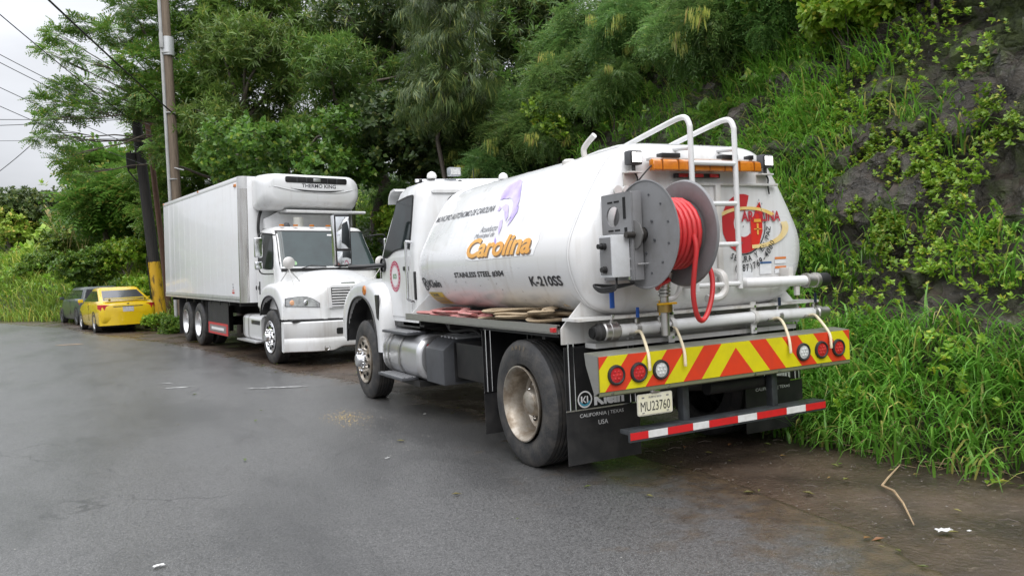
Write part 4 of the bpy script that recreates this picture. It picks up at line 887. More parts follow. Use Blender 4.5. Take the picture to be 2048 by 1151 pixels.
# ================================================================== fire hoses lying in the side tray (things of their own)
def flat_hose(name, label, m_, y0, y1, seed, n=46, hump=.06, z0=1.155, ww=.042):
    r_ = random.Random(seed); P_ = []
    for i in range(n):
        t_ = i/(n-1); ph = t_*7.0; tri = abs((ph % 2)-1)
        P_.append((-1.0+.17*math.sin(ph*5.1+seed)+r_.uniform(-.02, .02), y0+(y1-y0)*tri+r_.uniform(-.03, .03), z0+hump*t_+.03*math.sin(ph*3+seed)*t_+r_.uniform(0, .012)))
    o = MB().tube(catmull(P_, 4), ww, 8, ry=.015, up=(.1, .05, 1)).build(name, m_, None, 60)
    return tag(o, label, 'fire hose', 'fire hoses in the side tray')
pinkh = mat('canvas_red', (.42, .14, .13), .8, col2=(.55, .34, .31), amt=.8, scale=9, bump=.4, bscale=120)
tanh = mat('canvas_tan', (.40, .31, .20), .85, col2=(.26, .19, .12), amt=.7, scale=7, bump=.4, bscale=120)
flat_hose('fire_hose', 'faded red canvas hose folded flat in the tanker tray beside the cab', pinkh, .95, 2.35, 1, hump=.035)
flat_hose('fire_hose', 'tan canvas hose heaped in the tanker tray near the rear wheel', tanh, -.42, .80, 5, hump=.11, ww=.05)
# ================================================================== refrigerated box truck, nose towards the camera (local: front axle at origin, +Y forward)
RF = empty('refrigerated_truck'); tag(RF, 'white refrigerated box truck facing the camera behind the tanker with cooling unit above its cab', 'box truck')
mw = Matrix.Identity(4)
for i, v in enumerate(((-.991, -.131, .022), (.13, -.991, -.019), (.024, -.016, 1.0))):
    for j in range(3): mw[j][i] = v[j]
mw.translation = (-.253, 9.964, .003); RF.matrix_world = mw
boxwhite = mat('box_panel_white', (.74, .745, .755), .32, col2=(.68, .67, .66), amt=.5, scale=1.4, coat=.3, rvar=.15, stretch=(1, .35, 2), streak=(.55, .53, .51, .22))
alrail = mat('alu_rail', (.62, .62, .62), .38, .7, col2=(.45, .44, .42), amt=.6, scale=6)
polished = mat('polished_post', (.70, .69, .67), .2, 1, col2=(.45, .42, .38), amt=.7, scale=3, stretch=(4, 4, .4))
BX = empty('cargo_box', (0, 0, 0), RF); yf_, yr_, z0b, z1b, hw = -1.41, -8.77, 1.12, 3.69, 1.283
MB().bb(-hw+.006, hw-.006, yr_, yf_-.165, z0b+.13, z1b-.10).build('side_panels', boxwhite, BX, bevel=.004)
for x in np.arange(yr_+.62, yf_-.3, .61):
    for sx in (-1, 1): MB().bb(sx*(hw-.0055)-.0015, sx*(hw-.0055)+.0015, x-.003, x+.003, z0b+.131, z1b-.101).build('panel_seam', mat('seam_grey', (.66, .66, .67), .5), BX, 0)
MB().bb(-hw, hw, yr_-.01, yf_-.16, z0b, z0b+.128).build('bottom_rail', alrail, BX, bevel=.006)
for sx in (-1, 1): MB().bb(sx*hw-.004, sx*hw+.004, yr_-.01, yf_-.162, z0b+.055, z0b+.065).build('rail_groove', charcoal, BX, 0)
MB().bb(-hw, hw, yr_-.01, yf_-.16, z1b-.098, z1b).build('top_rail', boxwhite, BX, bevel=.02)
MB().bb(-hw+.16, hw-.16, yf_-.163, yf_, z0b, z1b-.002).build('front_wall', boxwhite, BX, bevel=.004)
for sx in (-1, 1):
    q = [(sx*(hw-.16+.16*math.sin(a)), yf_-.16+.16*math.cos(a)) for a in [R(90*k/10) for k in range(11)]]+[(sx*(hw-.16), yf_-.16)]
    MB().loft([[(x, y, z) for x, y in q] for z in (z0b, z1b-.25)]).build('corner_post', polished, BX, 30)
    MB().loft([[(x, y, z) for x, y in q] for z in (z1b-.249, z1b-.03)]+[[(x*.995, y, z1b) for x, y in q]]).build('corner_cap', alrail, BX, 30)
    MB().box((sx*(hw+.004), yf_-.30, z1b-.17), (.03, .14, .06)).build('marker_lamp', amber, BX, bevel=.01)
    for yy in (yr_+.05, -4.8): MB().box((sx*(hw+.002), yy, z1b-.03), (.025, .09, .04)).build('marker_lamp', amber, BX, bevel=.008)
MB().bb(-hw+.03, hw-.03, yr_-.03, yr_-.0105, z0b+.05, z1b-.04).build('rear_doors', boxwhite, BX, bevel=.01)
decal('box_label', [[(0, 0), (.17, 0), (.17, .035), (0, .035)], [(0, .06), (.17, .06), (.17, .075), (0, .075)]], lambda u, v: (hw-.002, -2.12+u, 1.30+v), tape_red, BX)
decal('box_label', [[(.05, .10), (.10, .10), (.10, .15), (.05, .15)], [(.05, .17), (.09, .17), (.09, .21), (.05, .21)]], lambda u, v: (hw-.002, -2.12+u, 1.30+v), textgrey, BX)
# cooling unit
FU = empty('cooling_unit', (0, 0, 0), RF)
def fring2(y, x1, z0_, z1_, r): return [(x, y, z) for x, z in rrect(-x1, x1, z0_, z1_, r, 7)]
MB().loft([fring2(-1.405, 1.02, 3.00, 3.69, .10), fring2(-1.20, 1.04, 2.98, 3.70, .14), fring2(-.92, 1.03, 3.0, 3.70, .22), fring2(-.74, 1.0, 3.05, 3.69, .26), fring2(-.66, .95, 3.10, 3.67, .24), fring2(-.625, .86, 3.17, 3.64, .16)]).build('shell', white, FU, 45)
MB().prism(rrect(-.70, .60, 3.515, 3.635, .04), 'y', -.75, -.615).build('air_grille', blackgloss, FU, bevel=.004)
for x in (-.48, -.28, .16, .36): MB().bb(x-.006, x+.006, -.618, -.610, 3.52, 3.63).build('grille_bar', charcoal, FU, 0)
MB().bb(-.13, .02, -.618, -.608, 3.545, 3.61).build('badge', alumclean, FU, bevel=.004)
decal('lettering', text_mesh('THERMO KING', 0, .02), lambda u, v: (.26-u, -.6225, 3.425+v), textblack, FU, .72, .075)
MB().loft([[(x-.08, -.6225, 3.40-.03*(1-(x/.56)**2)) for x in np.linspace(-.56, .56, 17)], [(x-.08, -.6185, 3.405-.03*(1-(x/.56)**2)-.055*(1-(x/.56)**2)) for x in np.linspace(-.56, .56, 17)]], False, False, False).build('lower_slot', blackgloss, FU)
MB().tube(catmull([(1.0, -.80, 3.36), (.93, -.66, 3.42), (.80, -.622, 3.42), (.60, -.62, 3.38), (.3, -.62, 3.34), (-.1, -.62, 3.33), (-.5, -.62, 3.34), (-.75, -.62, 3.39), (-.93, -.66, 3.42), (-1.0, -.80, 3.36)], 4), .007, 6).build('shell_seam', alrail, FU)
MB().prism([(-1.41, 2.955), (-.74, 2.925), (-.72, 2.955), (-.74, 2.985), (-1.41, 3.0)], 'x', -1.16, .55).build('drip_shelf', white, FU, bevel=.01)
MB().prism([(.55, 2.98), (.84, 2.82), (.84, 2.62), (-1.0, 2.62), (-1.0, 2.93), (.55, 2.93)], 'y', -1.405, -1.20).build('lower_housing', boxwhite, FU, bevel=.01)
MB().tube(catmull([(.86, -1.38, 3.0), (.92, -1.34, 2.85), (.94, -1.34, 2.6), (.90, -1.36, 2.4)], 4), .03, 8).build('hose', black, FU)
MB().tube([(-1.09, -1.36, 3.55), (-1.09, -1.33, 2.7)], .02, 8).build('drain_pipe', alrail, FU)
# cab
RW = lambda z: 1.02-.07*sstep(1.8, 2.5, z)
RY = lambda z: .16-.50*cl((z-1.80)/.75, 0, 1)
rcab = [(1.02, .0), (1.3, 0), (1.80, 0), (1.95, 0), (2.15, 0), (2.35, 0), (2.48, 0), (2.55, .015), (2.60, .06), (2.625, .14), (2.632, .3)]
def rring(z, e): return [(x, y, z) for x, y in rrect(-RW(min(z, 2.5))+e, RW(min(z, 2.5))-e, -1.33+e, RY(z)-e, .17, 6)]
RC = MB().loft([rring(z, e) for z, e in rcab]).build('cab', white, RF, 40)
def wstrip(z, e, inset):
    wv_ = RW(z); r = .17; out = []
    for a in np.linspace(-1, 1, 25):
        x = a*(wv_-inset); d_ = abs(x)-(wv_-r); dy = r-math.sqrt(max(0, r*r-max(0, d_)**2)) if d_ > 0 else 0
        out.append((x*(1+e*.6), RY(z)-dy+e, z))
    return out
MB().loft([wstrip(z, .004, .035) for z in np.linspace(1.79, 2.545, 8)], False, False, False).build('windscreen_seal', black, RF, 60)
MB().loft([wstrip(z, .0075, .07) for z in np.linspace(1.835, 2.515, 8)], False, False, False).build('windscreen', windsh, RF, 60)
decal('windscreen_sticker', disc_poly(.70, 1.90, .04), lambda u, v: (u, RY(v)+.012, v), mat('sticker_green', (.25, .42, .22), .5), RC)
decal('windscreen_sticker', [[(-.20, 2.44), (-.10, 2.44), (-.10, 2.47), (-.20, 2.47)]], lambda u, v: (u, RY(v)+.012, v), textwhite, RC)
for x0, x1 in ((.60, .10), (-.12, -.62)): MB().tube([(x0, .19, 1.795), (x0-.2, .168, 1.85), (x1, .165, 1.825)], .010, 6).build('wiper', black, RF)
MB().loft([wstrip(z, .01, .05) for z in (1.74, 1.80)], False, False, False).build('cowl_strip', black, RF)
for x in (-.50, -.17, .17, .50, .78): MB().box((x, -.38, 2.645), (.09, .05, .035)).build('roof_lamp', amber, RF, bevel=.01)
MB().lathe([(2.62, .07), (2.66, .07), (2.67, .055), (2.70, .05), (2.715, 0)], c=(.62, -.55, 0), axis='z', n=14, cap=False).build('roof_vent', charcoal, RF)
MB().cyl((.36, -.6, 2.62), (.36, -.6, 2.82), .10, 14).build('roof_beacon', mat('beacon_grey', (.5, .5, .46), .35, .3), RF)
for sx in (-1, 1):
    D = empty('door', (0, 0, 0), RF)
    def panel2(poly, o0, o1):
        v = [(sx*(RW(z)+o1), y, z) for y, z in poly]+[(sx*(RW(z)+o0), y, z) for y, z in poly]; n = len(poly)
        return MB().add(v, [tuple(range(n)), tuple(range(n, 2*n))[::-1]]+[(i, n+i, n+(i+1) % n, (i+1) % n) for i in range(n)])
    panel2([(-1.18, 1.05), (-1.18, 1.4), (-1.18, 1.78), (-.6, 1.78), (-.12, 1.78), (-.12, 1.5), (-.50, 1.5), (-.62, 1.05)], .0005, .012).build('door_panel', white, D)
    wn = catmull([(-1.10, 1.92), (-1.10, 2.38), (-1.03, 2.47), (-.50, 2.46), (-.42, 2.40), (-.22, 1.95), (-.30, 1.80), (-.55, 1.80), (-1.0, 1.86)], 3, True); wn = [(p.x, p.y) for p in [Vector((a[0], a[1])) for a in wn]]
    panel2([(-.7+(a+.7)*1.07, 2.12+(b_-2.12)*1.08) for a, b_ in wn], .002, .008).build('window_seal', black, D); panel2(wn, .007, .012).build('window', glass, D)
    for yy in (-1.10, -1.27): MB().lathe([(0, .045), (.008, .045), (.012, .03)], c=(sx*1.026, yy, 1.42), n=12).build('handle', blackgloss, D)
    MB().box((sx*1.036, -1.02, 1.42), (.02, .05, .26)).build('handle', blackgloss, D, bevel=.008)
    MRR = empty('wing_mirror', (0, 0, 0), RF); xm_ = sx*1.30
    MB().tube(catmull([(sx*.98, -.18, 2.44), (sx*1.2, -.15, 2.47), (xm_, -.12, 2.45), (xm_+sx*.02, -.12, 2.3), (xm_+sx*.02, -.12, 1.9), (xm_, -.12, 1.74), (sx*1.2, -.15, 1.70), (sx*1.0, -.18, 1.70)], 3), .013, 8).build('frame', blackgloss, MRR)
    MB().box((xm_+sx*.03, -.10, 2.20), (.15, .07, .38)).build('shell', chrome, MRR, bevel=.03, seg=3); MB().box((xm_+sx*.03, -.10, 1.86), (.14, .08, .16)).build('convex_shell', chrome, MRR, bevel=.035, seg=3)
    MB().box((xm_+sx*.03, -.14, 2.20), (.13, .01, .35)).build('glass', glass, MRR, bevel=.004)
    # bonnet mirror on tripod
    CM = empty('bonnet_mirror', (0, 0, 0), RF); mx_, my_, mz_ = sx*.93, .42, 1.90
    MB().lathe([(-.05, .0), (-.045, .06), (-.02, .10), (.01, .115), (.02, .10), (.03, 0)], c=(mx_, my_, mz_), axis='y', n=20, cap=False).build('head', mat('mirror_back', (.62, .60, .58), .35, .3), CM)
    for p in ((sx*1.05, .18, 1.50), (sx*.93, .75, 1.40), (sx*.74, .45, 1.56)): MB().tube([(mx_, my_, mz_-.12), p], .009, 6).build('leg', steel, CM)
    MB().tube([(mx_, my_, mz_-.02), (mx_, my_, mz_-.13)], .012, 6).build('stem', steel, CM)
# bonnet
rows = []
for x in np.linspace(-1.17, 1.17, 41):
    ax = abs(x); s_ = sstep(.42, .92, ax); s2 = sstep(.45, 1.17, ax); yn = 1.05-.30*s2-.04*(ax/.45)**2*(1 if ax < .45 else 0)
    row = []
    for k in range(11):
        t_ = k/10; y = .02+(yn-.14-.02)*t_
        zc_ = 1.79-.26*t_**1.25-.02*(ax/.4)**2; zf_ = 1.50+.09*math.sin(PI*min(1, t_*1.05))-.16*t_**2
        if ax > 1.0: zf_ -= .10*((ax-1.0)/.17)**2
        row.append((x, y, zc_*(1-s_)+zf_*s_))
    zt = row[-1][2]
    row += [(x, yn-.07, zt-.035), (x, yn-.02, zt-.09), (x, yn, zt-.16), (x, yn+.015, 1.15), (x, yn+.02, 1.0), (x, yn+.02, .865)]
    rows.append(row)
HB_ = MB().loft(rows, False, False, False).build('bonnet', white, RF, 50)
RO = [(-.60, .98), (-.60, 1.25), (-.45, 1.42), (-.15, 1.50), (.2, 1.51), (.48, 1.47), (.66, 1.36), (.75, 1.18), (.77, 1.0), (.77, .865)]
RI = [(-.52, .90), (-.50, 1.0), (-.42, 1.13), (-.25, 1.24), (.0, 1.285), (.25, 1.25), (.43, 1.14), (.55, 1.02), (.61, .92), (.63, .865)]
for sx in (-1, 1):
    mb, ii = wing(RO, RI, sx*1.185, sx*.86, dome=.0); WG = mb.build('wing', white, RF, 50)
    MB().tube([(sx*1.187, a, b_) for a, b_ in ii], .016, 6).build('arch_trim', black, WG)
    MB().tube([(sx*1.0, a, b_+.012) for a, b_ in ii], .19, 8, ry=.012, up=(0, 0, 1), caps=False).build('arch_liner', black, WG)
    # headlamp following the rounded corner
    def yb_(x): ax = abs(x); return 1.05-.30*sstep(.45, 1.17, ax)
    hl = lambda e, z0_, z1_: [[(sx*x, yb_(x)+e, z0_+(z1_-z0_)*v) for v in (0, .5, 1)] for x in np.linspace(.60, 1.13, 9)]
    def hshape(e, gx=0.):
        rws = []
        for k, x in enumerate(np.linspace(.60-gx, 1.135+gx, 13)):
            t_ = k/12; lo_ = 1.085+.03*t_-gx*.6; hi_ = (1.15+.145*math.sin(min(1, t_*1.9)*PI/2)-.05*t_*t_)+gx*.6
            rws.append([(sx*x, yb_(x)+e+.012, lo_+(hi_-lo_)*v) for v in (0, .33, .66, 1)])
        return MB().loft(rws, False, False, False)
    HL = empty('headlamp', (0, 0, 0), RF)
    hshape(.016, .012).build('bezel', charcoal, HL, 60); hshape(.026).build('lens', mat('headlamp_lens', (.50, .51, .52), .08, .25, col2=(.22, .22, .23), amt=.9, scale=9, coat=.8), HL, 60)
    MB().lathe([(0, .055), (.012, .045), (.016, 0)], c=(sx*.80, yb_(.80)+.036, 1.165), axis='y', n=18, cap=False).build('reflector', chrome, HL)
    MB().lathe([(0, .05), (.012, .04), (.016, 0)], c=(sx*1.02, yb_(1.02)+.038, 1.17), axis='y', n=16, cap=False).build('indicator', mat('indicator_amber', (.75, .42, .25), .2), HL)
# grille
GR = empty('grille', (0, 0, 0), RF); yg = 1.10
MB().prism([(-.41, 1.055), (.41, 1.055), (.43, 1.44), (.36, 1.475), (-.36, 1.475), (-.43, 1.44)], 'y', .98, yg-.012).build('frame', white, GR, bevel=.012)
MB().prism([(-.365, 1.08), (.365, 1.08), (.385, 1.43), (-.385, 1.43)], 'y', yg-.0118, yg-.008).build('opening', darkhole, GR)
for k in range(7): MB().bb(-.372, .372, yg-.004, yg+.012, 1.085+.05*k, 1.112+.05*k).build('bar', white, GR, bevel=.005)
for x in (0, ): MB().bb(x-.012, x+.012, yg-.006, yg+.015, 1.08, 1.43).build('centre_bar', white, GR)
MB().prism(rrect(-.14, .14, 1.487, 1.522, .015), 'y', .90, .97).build('badge', chrome, GR, bevel=.004)
MB().bb(-.12, .12, 1.068, 1.078, .915, .975).build('lower_intake', blackgloss, GR)
# bumper
def brow(x, e=0):
    ax = abs(x); y = 1.20-.22*sstep(.55, 1.24, ax)**1.3
    return y
xs_ = np.linspace(-1.24, 1.24, 45)
MB().loft([[(x, brow(x)-.14, .83), (x, brow(x)-.02, .83), (x, brow(x), .815), (x, brow(x), .56), (x, brow(x)-.012, .545), (x, brow(x)-.012, .535), (x, brow(x), .52), (x, brow(x)+.01, .44), (x, brow(x)-.02, .30+.07*sstep(.42, .18, abs(x))), (x, brow(x)-.05, .285+.07*sstep(.42, .18, abs(x))), (x, brow(x)-.14, .30+.07*sstep(.42, .18, abs(x)))] for x in xs_], True, True, False).build('bumper', white, RF, 40)
MB().prism(rrect(-.34, .34, .585, .70, .03), 'y', 1.19, 1.2035).build('bumper_slot', blackgloss, RF)
for sx in (-1, 1):
    FG = MB().lathe([(0, .058), (.012, .052), (.012, .044), (.004, .04), (.006, 0)], c=(sx*.52, 1.185, .35), axis='y', n=20, cap=False).build('fog_lamp', chrome, RF)
    MB().bb(sx*.60-.0015, sx*.60+.0015, 1.16, 1.203, .56, .815).build('bumper_joint', mat('seam_grey', (.66, .66, .67), .5), RF, 0)
MB().bb(-1.1, 1.1, .6, 1.06, .825, .87).build('bumper_gap', black, RF)
# running gear
for x in (-.40, .40): MB().bb(x-.04, x+.04, -8.6, 1.0, .75, 1.02).build('frame_rail', chassis, RF)
MB().bb(-.6, .6, -.9, .85, .55, 1.15).build('engine_bay', chassis, RF)
for k in range(9): MB().bb(-1.2, 1.2, -8.3+.8*k, -8.22+.8*k, 1.03, 1.115).build('cross_member', chassis, RF)
for y, kd in ((0, 'front'), (-5.374, 'rear'), (-6.674, 'rear')):
    for sx in (-1, 1): wheel(RF, (sx*(1.035 if kd == 'front' else 1.075), y, .51), kd, sx, chrome if kd == 'front' else alumclean, alumclean)
    MB().tube([(-1, y, .51), (1, y, .51)], .08, 10).build('axle', chassis, RF)
for sx in (-1, 1):
    xa, xb = sorted((sx*1.22, sx*.60))
    MB().bb(xa, xb, -7.42, -7.40, .16, 1.10).build('mud_flap', black, RF)
    MB().bb(xa, xb, -4.60, -4.58, .34, 1.10).build('mud_flap', black, RF)
    SP = MB().bb(min(sx*1.18, sx*1.19), max(sx*1.18, sx*1.19), -4.55, -2.80, .34, 1.08).build('side_skirt', black, RF)
    MB().bb(min(sx*1.192, sx*1.198), max(sx*1.192, sx*1.198), -4.50, -2.85, .35, .61).build('sign_frame', decalred, SP)
    MB().bb(min(sx*1.1985, sx*1.202), max(sx*1.1985, sx*1.202), -4.38, -2.97, .40, .56).build('sign_plate', mat('sign_grey', (.20, .17, .17), .5), SP)
    MB().bb(min(sx*1.2025, sx*1.205), max(sx*1.2025, sx*1.205), -4.2, -3.15, .45, .51).build('sign_print', textwhite, SP)
    MB().bb(min(sx*1.17, sx*1.205), max(sx*1.17, sx*1.205), -4.62, -4.585, .45, 1.09).build('skirt_post', charcoal, SP)
    TNK = empty('fuel_tank', (0, 0, 0), RF); x_in, x_out = sx*.55, sx*1.15
    xa, xb = sorted((x_in, x_out))
    MB().loft([[(x, y, z) for x, z in rrect(xa, xb, .38, .88, .10, 5)] for y in (-1.82, -.62)]).build('shell', mat('tank_alu', (.72, .72, .72), .3, .45), TNK, 40)
    for y in (-1.75, -1.45): MB().loft([[(x, yy, z) for x, z in rrect(xa-.006, xb+.006, .374, .886, .10, 5)] for yy in (y-.02, y+.02)], False, False).build('strap', steel, TNK)
    MB().bb(min(x_out, x_out+sx*.006), max(x_out, x_out+sx*.006), -1.25, -.70, .70, .78).build('step_slot', blackgloss, TNK, bevel=.002)
    MB().bb(min(sx*1.0, sx*1.27), max(sx*1.0, sx*1.27), -1.90, -.62, .35, .385).build('running_board', alumclean, TNK, bevel=.006)
# ================================================================== cars
def car(name, label, loc, hdg, paint, L_=4.45, W_=1.72, Hh=1.42, hatch=False):
    e = empty(name, (loc[0], loc[1], gz(loc[0], loc[1])+.008)); e.rotation_euler = (0, 0, R(hdg)); tag(e, label, 'car', 'cars parked beyond the box truck')
    hw_ = W_/2; r0, f0 = -.95, L_-.95      # rear axle at origin
    body = []
    st = [(r0, .80, .42, .80), (r0+.04, .90, .30, .88), (r0+.18, .97, .22, .95), (r0+.5, 1, .20, .985), (.5, 1, .19, .97), (1.4, 1, .19, .94), (2.3, .995, .19, .92), (f0-.65, .97, .20, .84), (f0-.2, .90, .22, .74), (f0-.03, .78, .28, .66), (f0, .70, .36, .58)]
    if hatch: st = [(r0+.25, .88, .34, .86), (r0+.28, .95, .28, .93), (r0+.4, .99, .22, .97), (.5, 1, .20, .97), (1.4, 1, .2, .95), (2.3, .99, .2, .94), (f0-.65, .97, .2, .90), (f0-.15, .93, .22, .84), (f0, .85, .3, .72)]
    for y, k, zb, zt in st:
        w_ = hw_*k; zm_ = zb+(zt-zb)*.55
        body.append([(-w_*.86, y, zt), (-w_*.93, y, zt-.03), (-w_*.985, y, zt-.12), (-w_, y, zm_), (-w_*.985, y, zb+.10), (-w_*.93, y, zb), (w_*.93, y, zb), (w_*.985, y, zb+.10), (w_, y, zm_), (w_*.985, y, zt-.12), (w_*.93, y, zt-.03), (w_*.86, y, zt), (w_*.4, y, zt+.025), (-w_*.4, y, zt+.025)])
    B = MB().loft(body).build('body', paint, e, 50)
    yr0, yr1, yf1, yf0 = (-.68, .42, 1.45, 2.42) if not hatch else (-.66, -.42, 1.5, 2.3)
    zb = .93
    def gr(z, ya, yb2, w_): return [(x, y, z) for x, y in rrect(-w_, w_, ya, yb2, .10, 4)]
    MB().loft([gr(zb-.04, yr0, yf0, hw_*.90), gr(zb, yr0+.01, yf0-.02, hw_*.90), gr(Hh-.10, yr1-.06, yf1+.10, hw_*.73), gr(Hh-.04, yr1, yf1, hw_*.70), gr(Hh, yr1+.15, yf1-.2, hw_*.60)]).build('roof', paint, e, 50)
    def lerp(a, b_, t_): return a+(b_-a)*t_
    wz = lambda z: lerp(hw_*.90, hw_*.73, (z-zb)/(Hh-.10-zb)); yrz = lambda z: lerp(yr0+.01, yr1-.06, (z-zb)/(Hh-.10-zb)); yfz = lambda z: lerp(yf0-.02, yf1+.10, (z-zb)/(Hh-.10-zb))
    za, zt_ = zb+.03, Hh-.11
    MB().add([(-wz(za)+.10, yrz(za)-.012, za), (wz(za)-.10, yrz(za)-.012, za), (wz(zt_)-.09, yrz(zt_)-.012, zt_), (-wz(zt_)+.09, yrz(zt_)-.012, zt_)], [(0, 1, 2, 3)]).build('rear_window', mat('car_glass', (.05, .05, .06), .08, spec=.8), e)
    MB().add([(-wz(za)+.08, yfz(za)+.012, za), (wz(za)-.08, yfz(za)+.012, za), (wz(zt_)-.08, yfz(zt_)+.012, zt_), (-wz(zt_)+.08, yfz(zt_)+.012, zt_)], [(3, 2, 1, 0)]).build('windscreen', glass, e)
    for sx in (-1, 1):
        ym_ = .95
        for a, b_, c_, d_ in ((yrz(za)+.14, yrz(zt_)+.16, ym_-.03, ym_-.03), (ym_+.03, ym_+.03, yfz(zt_)-.12, yfz(za)-.16)):
            if a < ym_: q = [(a, za), (c_, za), (c_, zt_), (b_, zt_)]
            else: q = [(a, za), (d_, za), (c_, zt_), (a, zt_)]
            MB().add([(sx*(wz(z)+.008), y, z) for y, z in q], [(0, 1, 2, 3)]).build('side_window', glass, e)
        for y, r_ in ((0, .30), (2.55, .30)):
            W2 = empty('wheel', (sx*(hw_-.10), y, r_), e)
            MB().lathe([(-.09, .19), (-.10, .22), (-.098, .27), (-.08, .30), (.08, .30), (.098, .27), (.09, .19)], n=28, cap=False).build('tyre', tyrem, W2)
            s2 = 1 if sx > 0 else -1
            MB().lathe([(s2*.085, .195), (s2*.095, .19), (s2*.07, .16), (s2*.075, .05), (s2*.085, .045), (s2*.085, 0)], n=24, cap=False).build('rim', alumclean if not hatch else charcoal, W2)
            sp = MB()
            for k in range(5):
                a_ = 2*PI*k/5; sp.lathe([(s2*.078, .045), (s2*.079, 0)], c=(0, .11*math.cos(a_), .11*math.sin(a_)), n=10, cap=False)
            sp.build('rim_openings', darkhole, W2)
            MB().lathe([(sx*(hw_+.004), .335), (sx*(hw_+.004), .29)], c=(0, y, r_+.02), n=24, cap=False).build('arch', black, e)
        MB().loft([[(sx*hw_*(.56 if not hatch else .74), r0+(.02 if not hatch else .268), z) for z in (.70, .76, .84)], [(sx*hw_*.80, r0-.008+(.012 if not hatch else .262), z) for z in (.69, .77, .86)], [(sx*hw_*.93, r0+.07+(0 if not hatch else .24), z) for z in (.70, .78, .86)], [(sx*hw_*.99, r0+.26+(0 if not hatch else .14), z) for z in (.74, .79, .86)]], False, False, False).build('tail_lamp', redlens, e, 60)
        MB().box((sx*(hw_+.06), 1.95, .98), (.16, .08, .11)).build('door_mirror', paint, e, bevel=.03)
        MB().bb(sx*(hw_-.003)-.004, sx*(hw_-.003)+.004, .92, .935, .35, .92).build('door_gap', black, e, 0)
    if not hatch:
        MB().loft([[(x, y, z) for y, z in ((r0+.02, 1.035), (r0+.10, 1.06), (r0+.20, 1.045), (r0+.12, 1.03))] for x in np.linspace(-hw_*.78, hw_*.78, 7)]).build('spoiler', paint, e, 50)
        for sx in (-1, 1): MB().bb(sx*.5-.03, sx*.5+.03, r0+.08, r0+.14, .955, 1.035).build('spoiler_foot', paint, e)
        MB().loft([[(x, r0-.05+.22*abs(x/hw_)**3, z) for z in (.28, .33, .42, .55, .60)]for x in np.linspace(-hw_*.97, hw_*.97, 15)], False, False, False).build('rear_bumper', paint, e, 50)
        MB().loft([[(x, r0-.07+.22*abs(x/hw_)**3, z) for z in (.22, .30)] for x in np.linspace(-hw_*.97, hw_*.97, 15)], False, False, False).build('bumper_skirt', paint, e, 50)
        MB().bb(-.42, .42, r0-.002, r0+.02, .775, .80).build('boot_handle', black, e)
        MB().cyl((hw_*.5, r0-.07, .27), (hw_*.5, r0+.2, .27), .035, 12).build('exhaust', chrome, e)
        MB().bb(-.03, .03, r0+.0, r0+.02, .86, .885).build('badge', black, e)
        MB().box((-.155, r0+.005, .70), (.31, .02, .15)).build('license_plate', mat('car_plate', (.55, .55, .56), .4, col2=(.3, .3, .32), amt=.8, scale=30), e).location.x = .155
    else: MB().bb(-hw_*.93, hw_*.93, r0+.18, r0+.28, .36, .58).build('rear_bumper', charcoal, e, bevel=.03)
    MB().bb(-hw_*.8, hw_*.8, r0+.4, f0-.4, .16, .30).build('underbody', black, e)
    return e
yellowp = mat('yellow_paint', (.68, .47, .008), .25, col2=(.55, .34, .01), amt=.4, scale=3, coat=.7)
greyp = mat('grey_green_paint', (.035, .05, .05), .35, col2=(.07, .08, .075), amt=.5, scale=3, coat=.5)
car('yellow_car', 'yellow saloon car with boot spoiler parked with its tail towards the camera', (-3.68, 22.62), 9.5, yellowp, W_=1.66, Hh=1.40)
car('grey_car', 'old grey-green hatchback parked in front of the yellow saloon', (-4.35, 28.1), 13, greyp, L_=3.8, W_=1.62, Hh=1.38, hatch=True)
# ================================================================== poles and wires
def woodm(name, a, b_): return mat(name, a, .75, col2=b_, amt=.9, scale=5, bump=.6, bscale=14, stretch=(6, 6, .35))
wood = woodm('pole_wood', (.19, .145, .105), (.10, .075, .055)); woodr = woodm('pole_wood_red', (.16, .085, .06), (.09, .05, .04)); tar = woodm('pole_tarred', (.016, .015, .016), (.04, .034, .03))
conduit = mat('conduit_grey', (.42, .42, .42), .5, col2=(.3, .3, .29), amt=.6, scale=4); yellowpole = mat('pole_yellow', (.60, .36, .015), .55, col2=(.10, .06, .02), amt=.9, scale=4, lo=.52, hi=.62, stretch=(2, 2, .6))
p = empty('utility_pole', (-2.08, 20.40, gz(-2.08, 20.4))); tag(p, 'tall brown wooden pole with grey conduit rising behind the box truck', 'utility pole', 'roadside poles')
MB().tube([(0, 0, -.2), (.01, .02, 4), (.0, .06, 8), (-.01, .1, 13)], [.165, .15, .135, .12], 16).build('shaft', wood, p)
MB().tube([(-.19, -.06, 0), (-.17, -.04, 4), (-.16, 0, 8), (-.15, .02, 13)], .05, 10).build('conduit', conduit, p)
for z in (2.5, 4.6, 6.6, 8.4): MB().lathe([(z, .17), (z+.03, .17)], c=(-.03, .03, 0), axis='z', n=16).build('strap', conduit, p)
MB().lathe([(8.35, .175), (8.9, .175)], c=(.02, .05, 0), axis='z', n=16).build('sheet_wrap', mat('sheet_metal', (.55, .56, .57), .4, .4), p)
MB().bb(-.22, -.12, -.10, .0, 8.55, 9.0).build('junction_box', conduit, p, bevel=.01)
MB().tube([(0, -.1, 4.95), (.25, -.22, 4.87)], .02, 8).build('guy_bracket', conduit, p)
p = empty('tarred_pole', (-2.42, 24.95, gz(-2.4, 25))); tag(p, 'thick black tarred pole with yellow painted base leaning over the yellow car', 'utility pole', 'roadside poles')
dv = Vector((-.060, .02, 1)); 
def al(z): return dv*z
MB().tube([al(-.2), al(1.0), al(2.2)], [.205, .20, .195], 18).build('yellow_base', yellowpole, p)
MB().tube([al(2.2), al(4), al(7.6)], [.194, .18, .165], 18).build('shaft', tar, p)
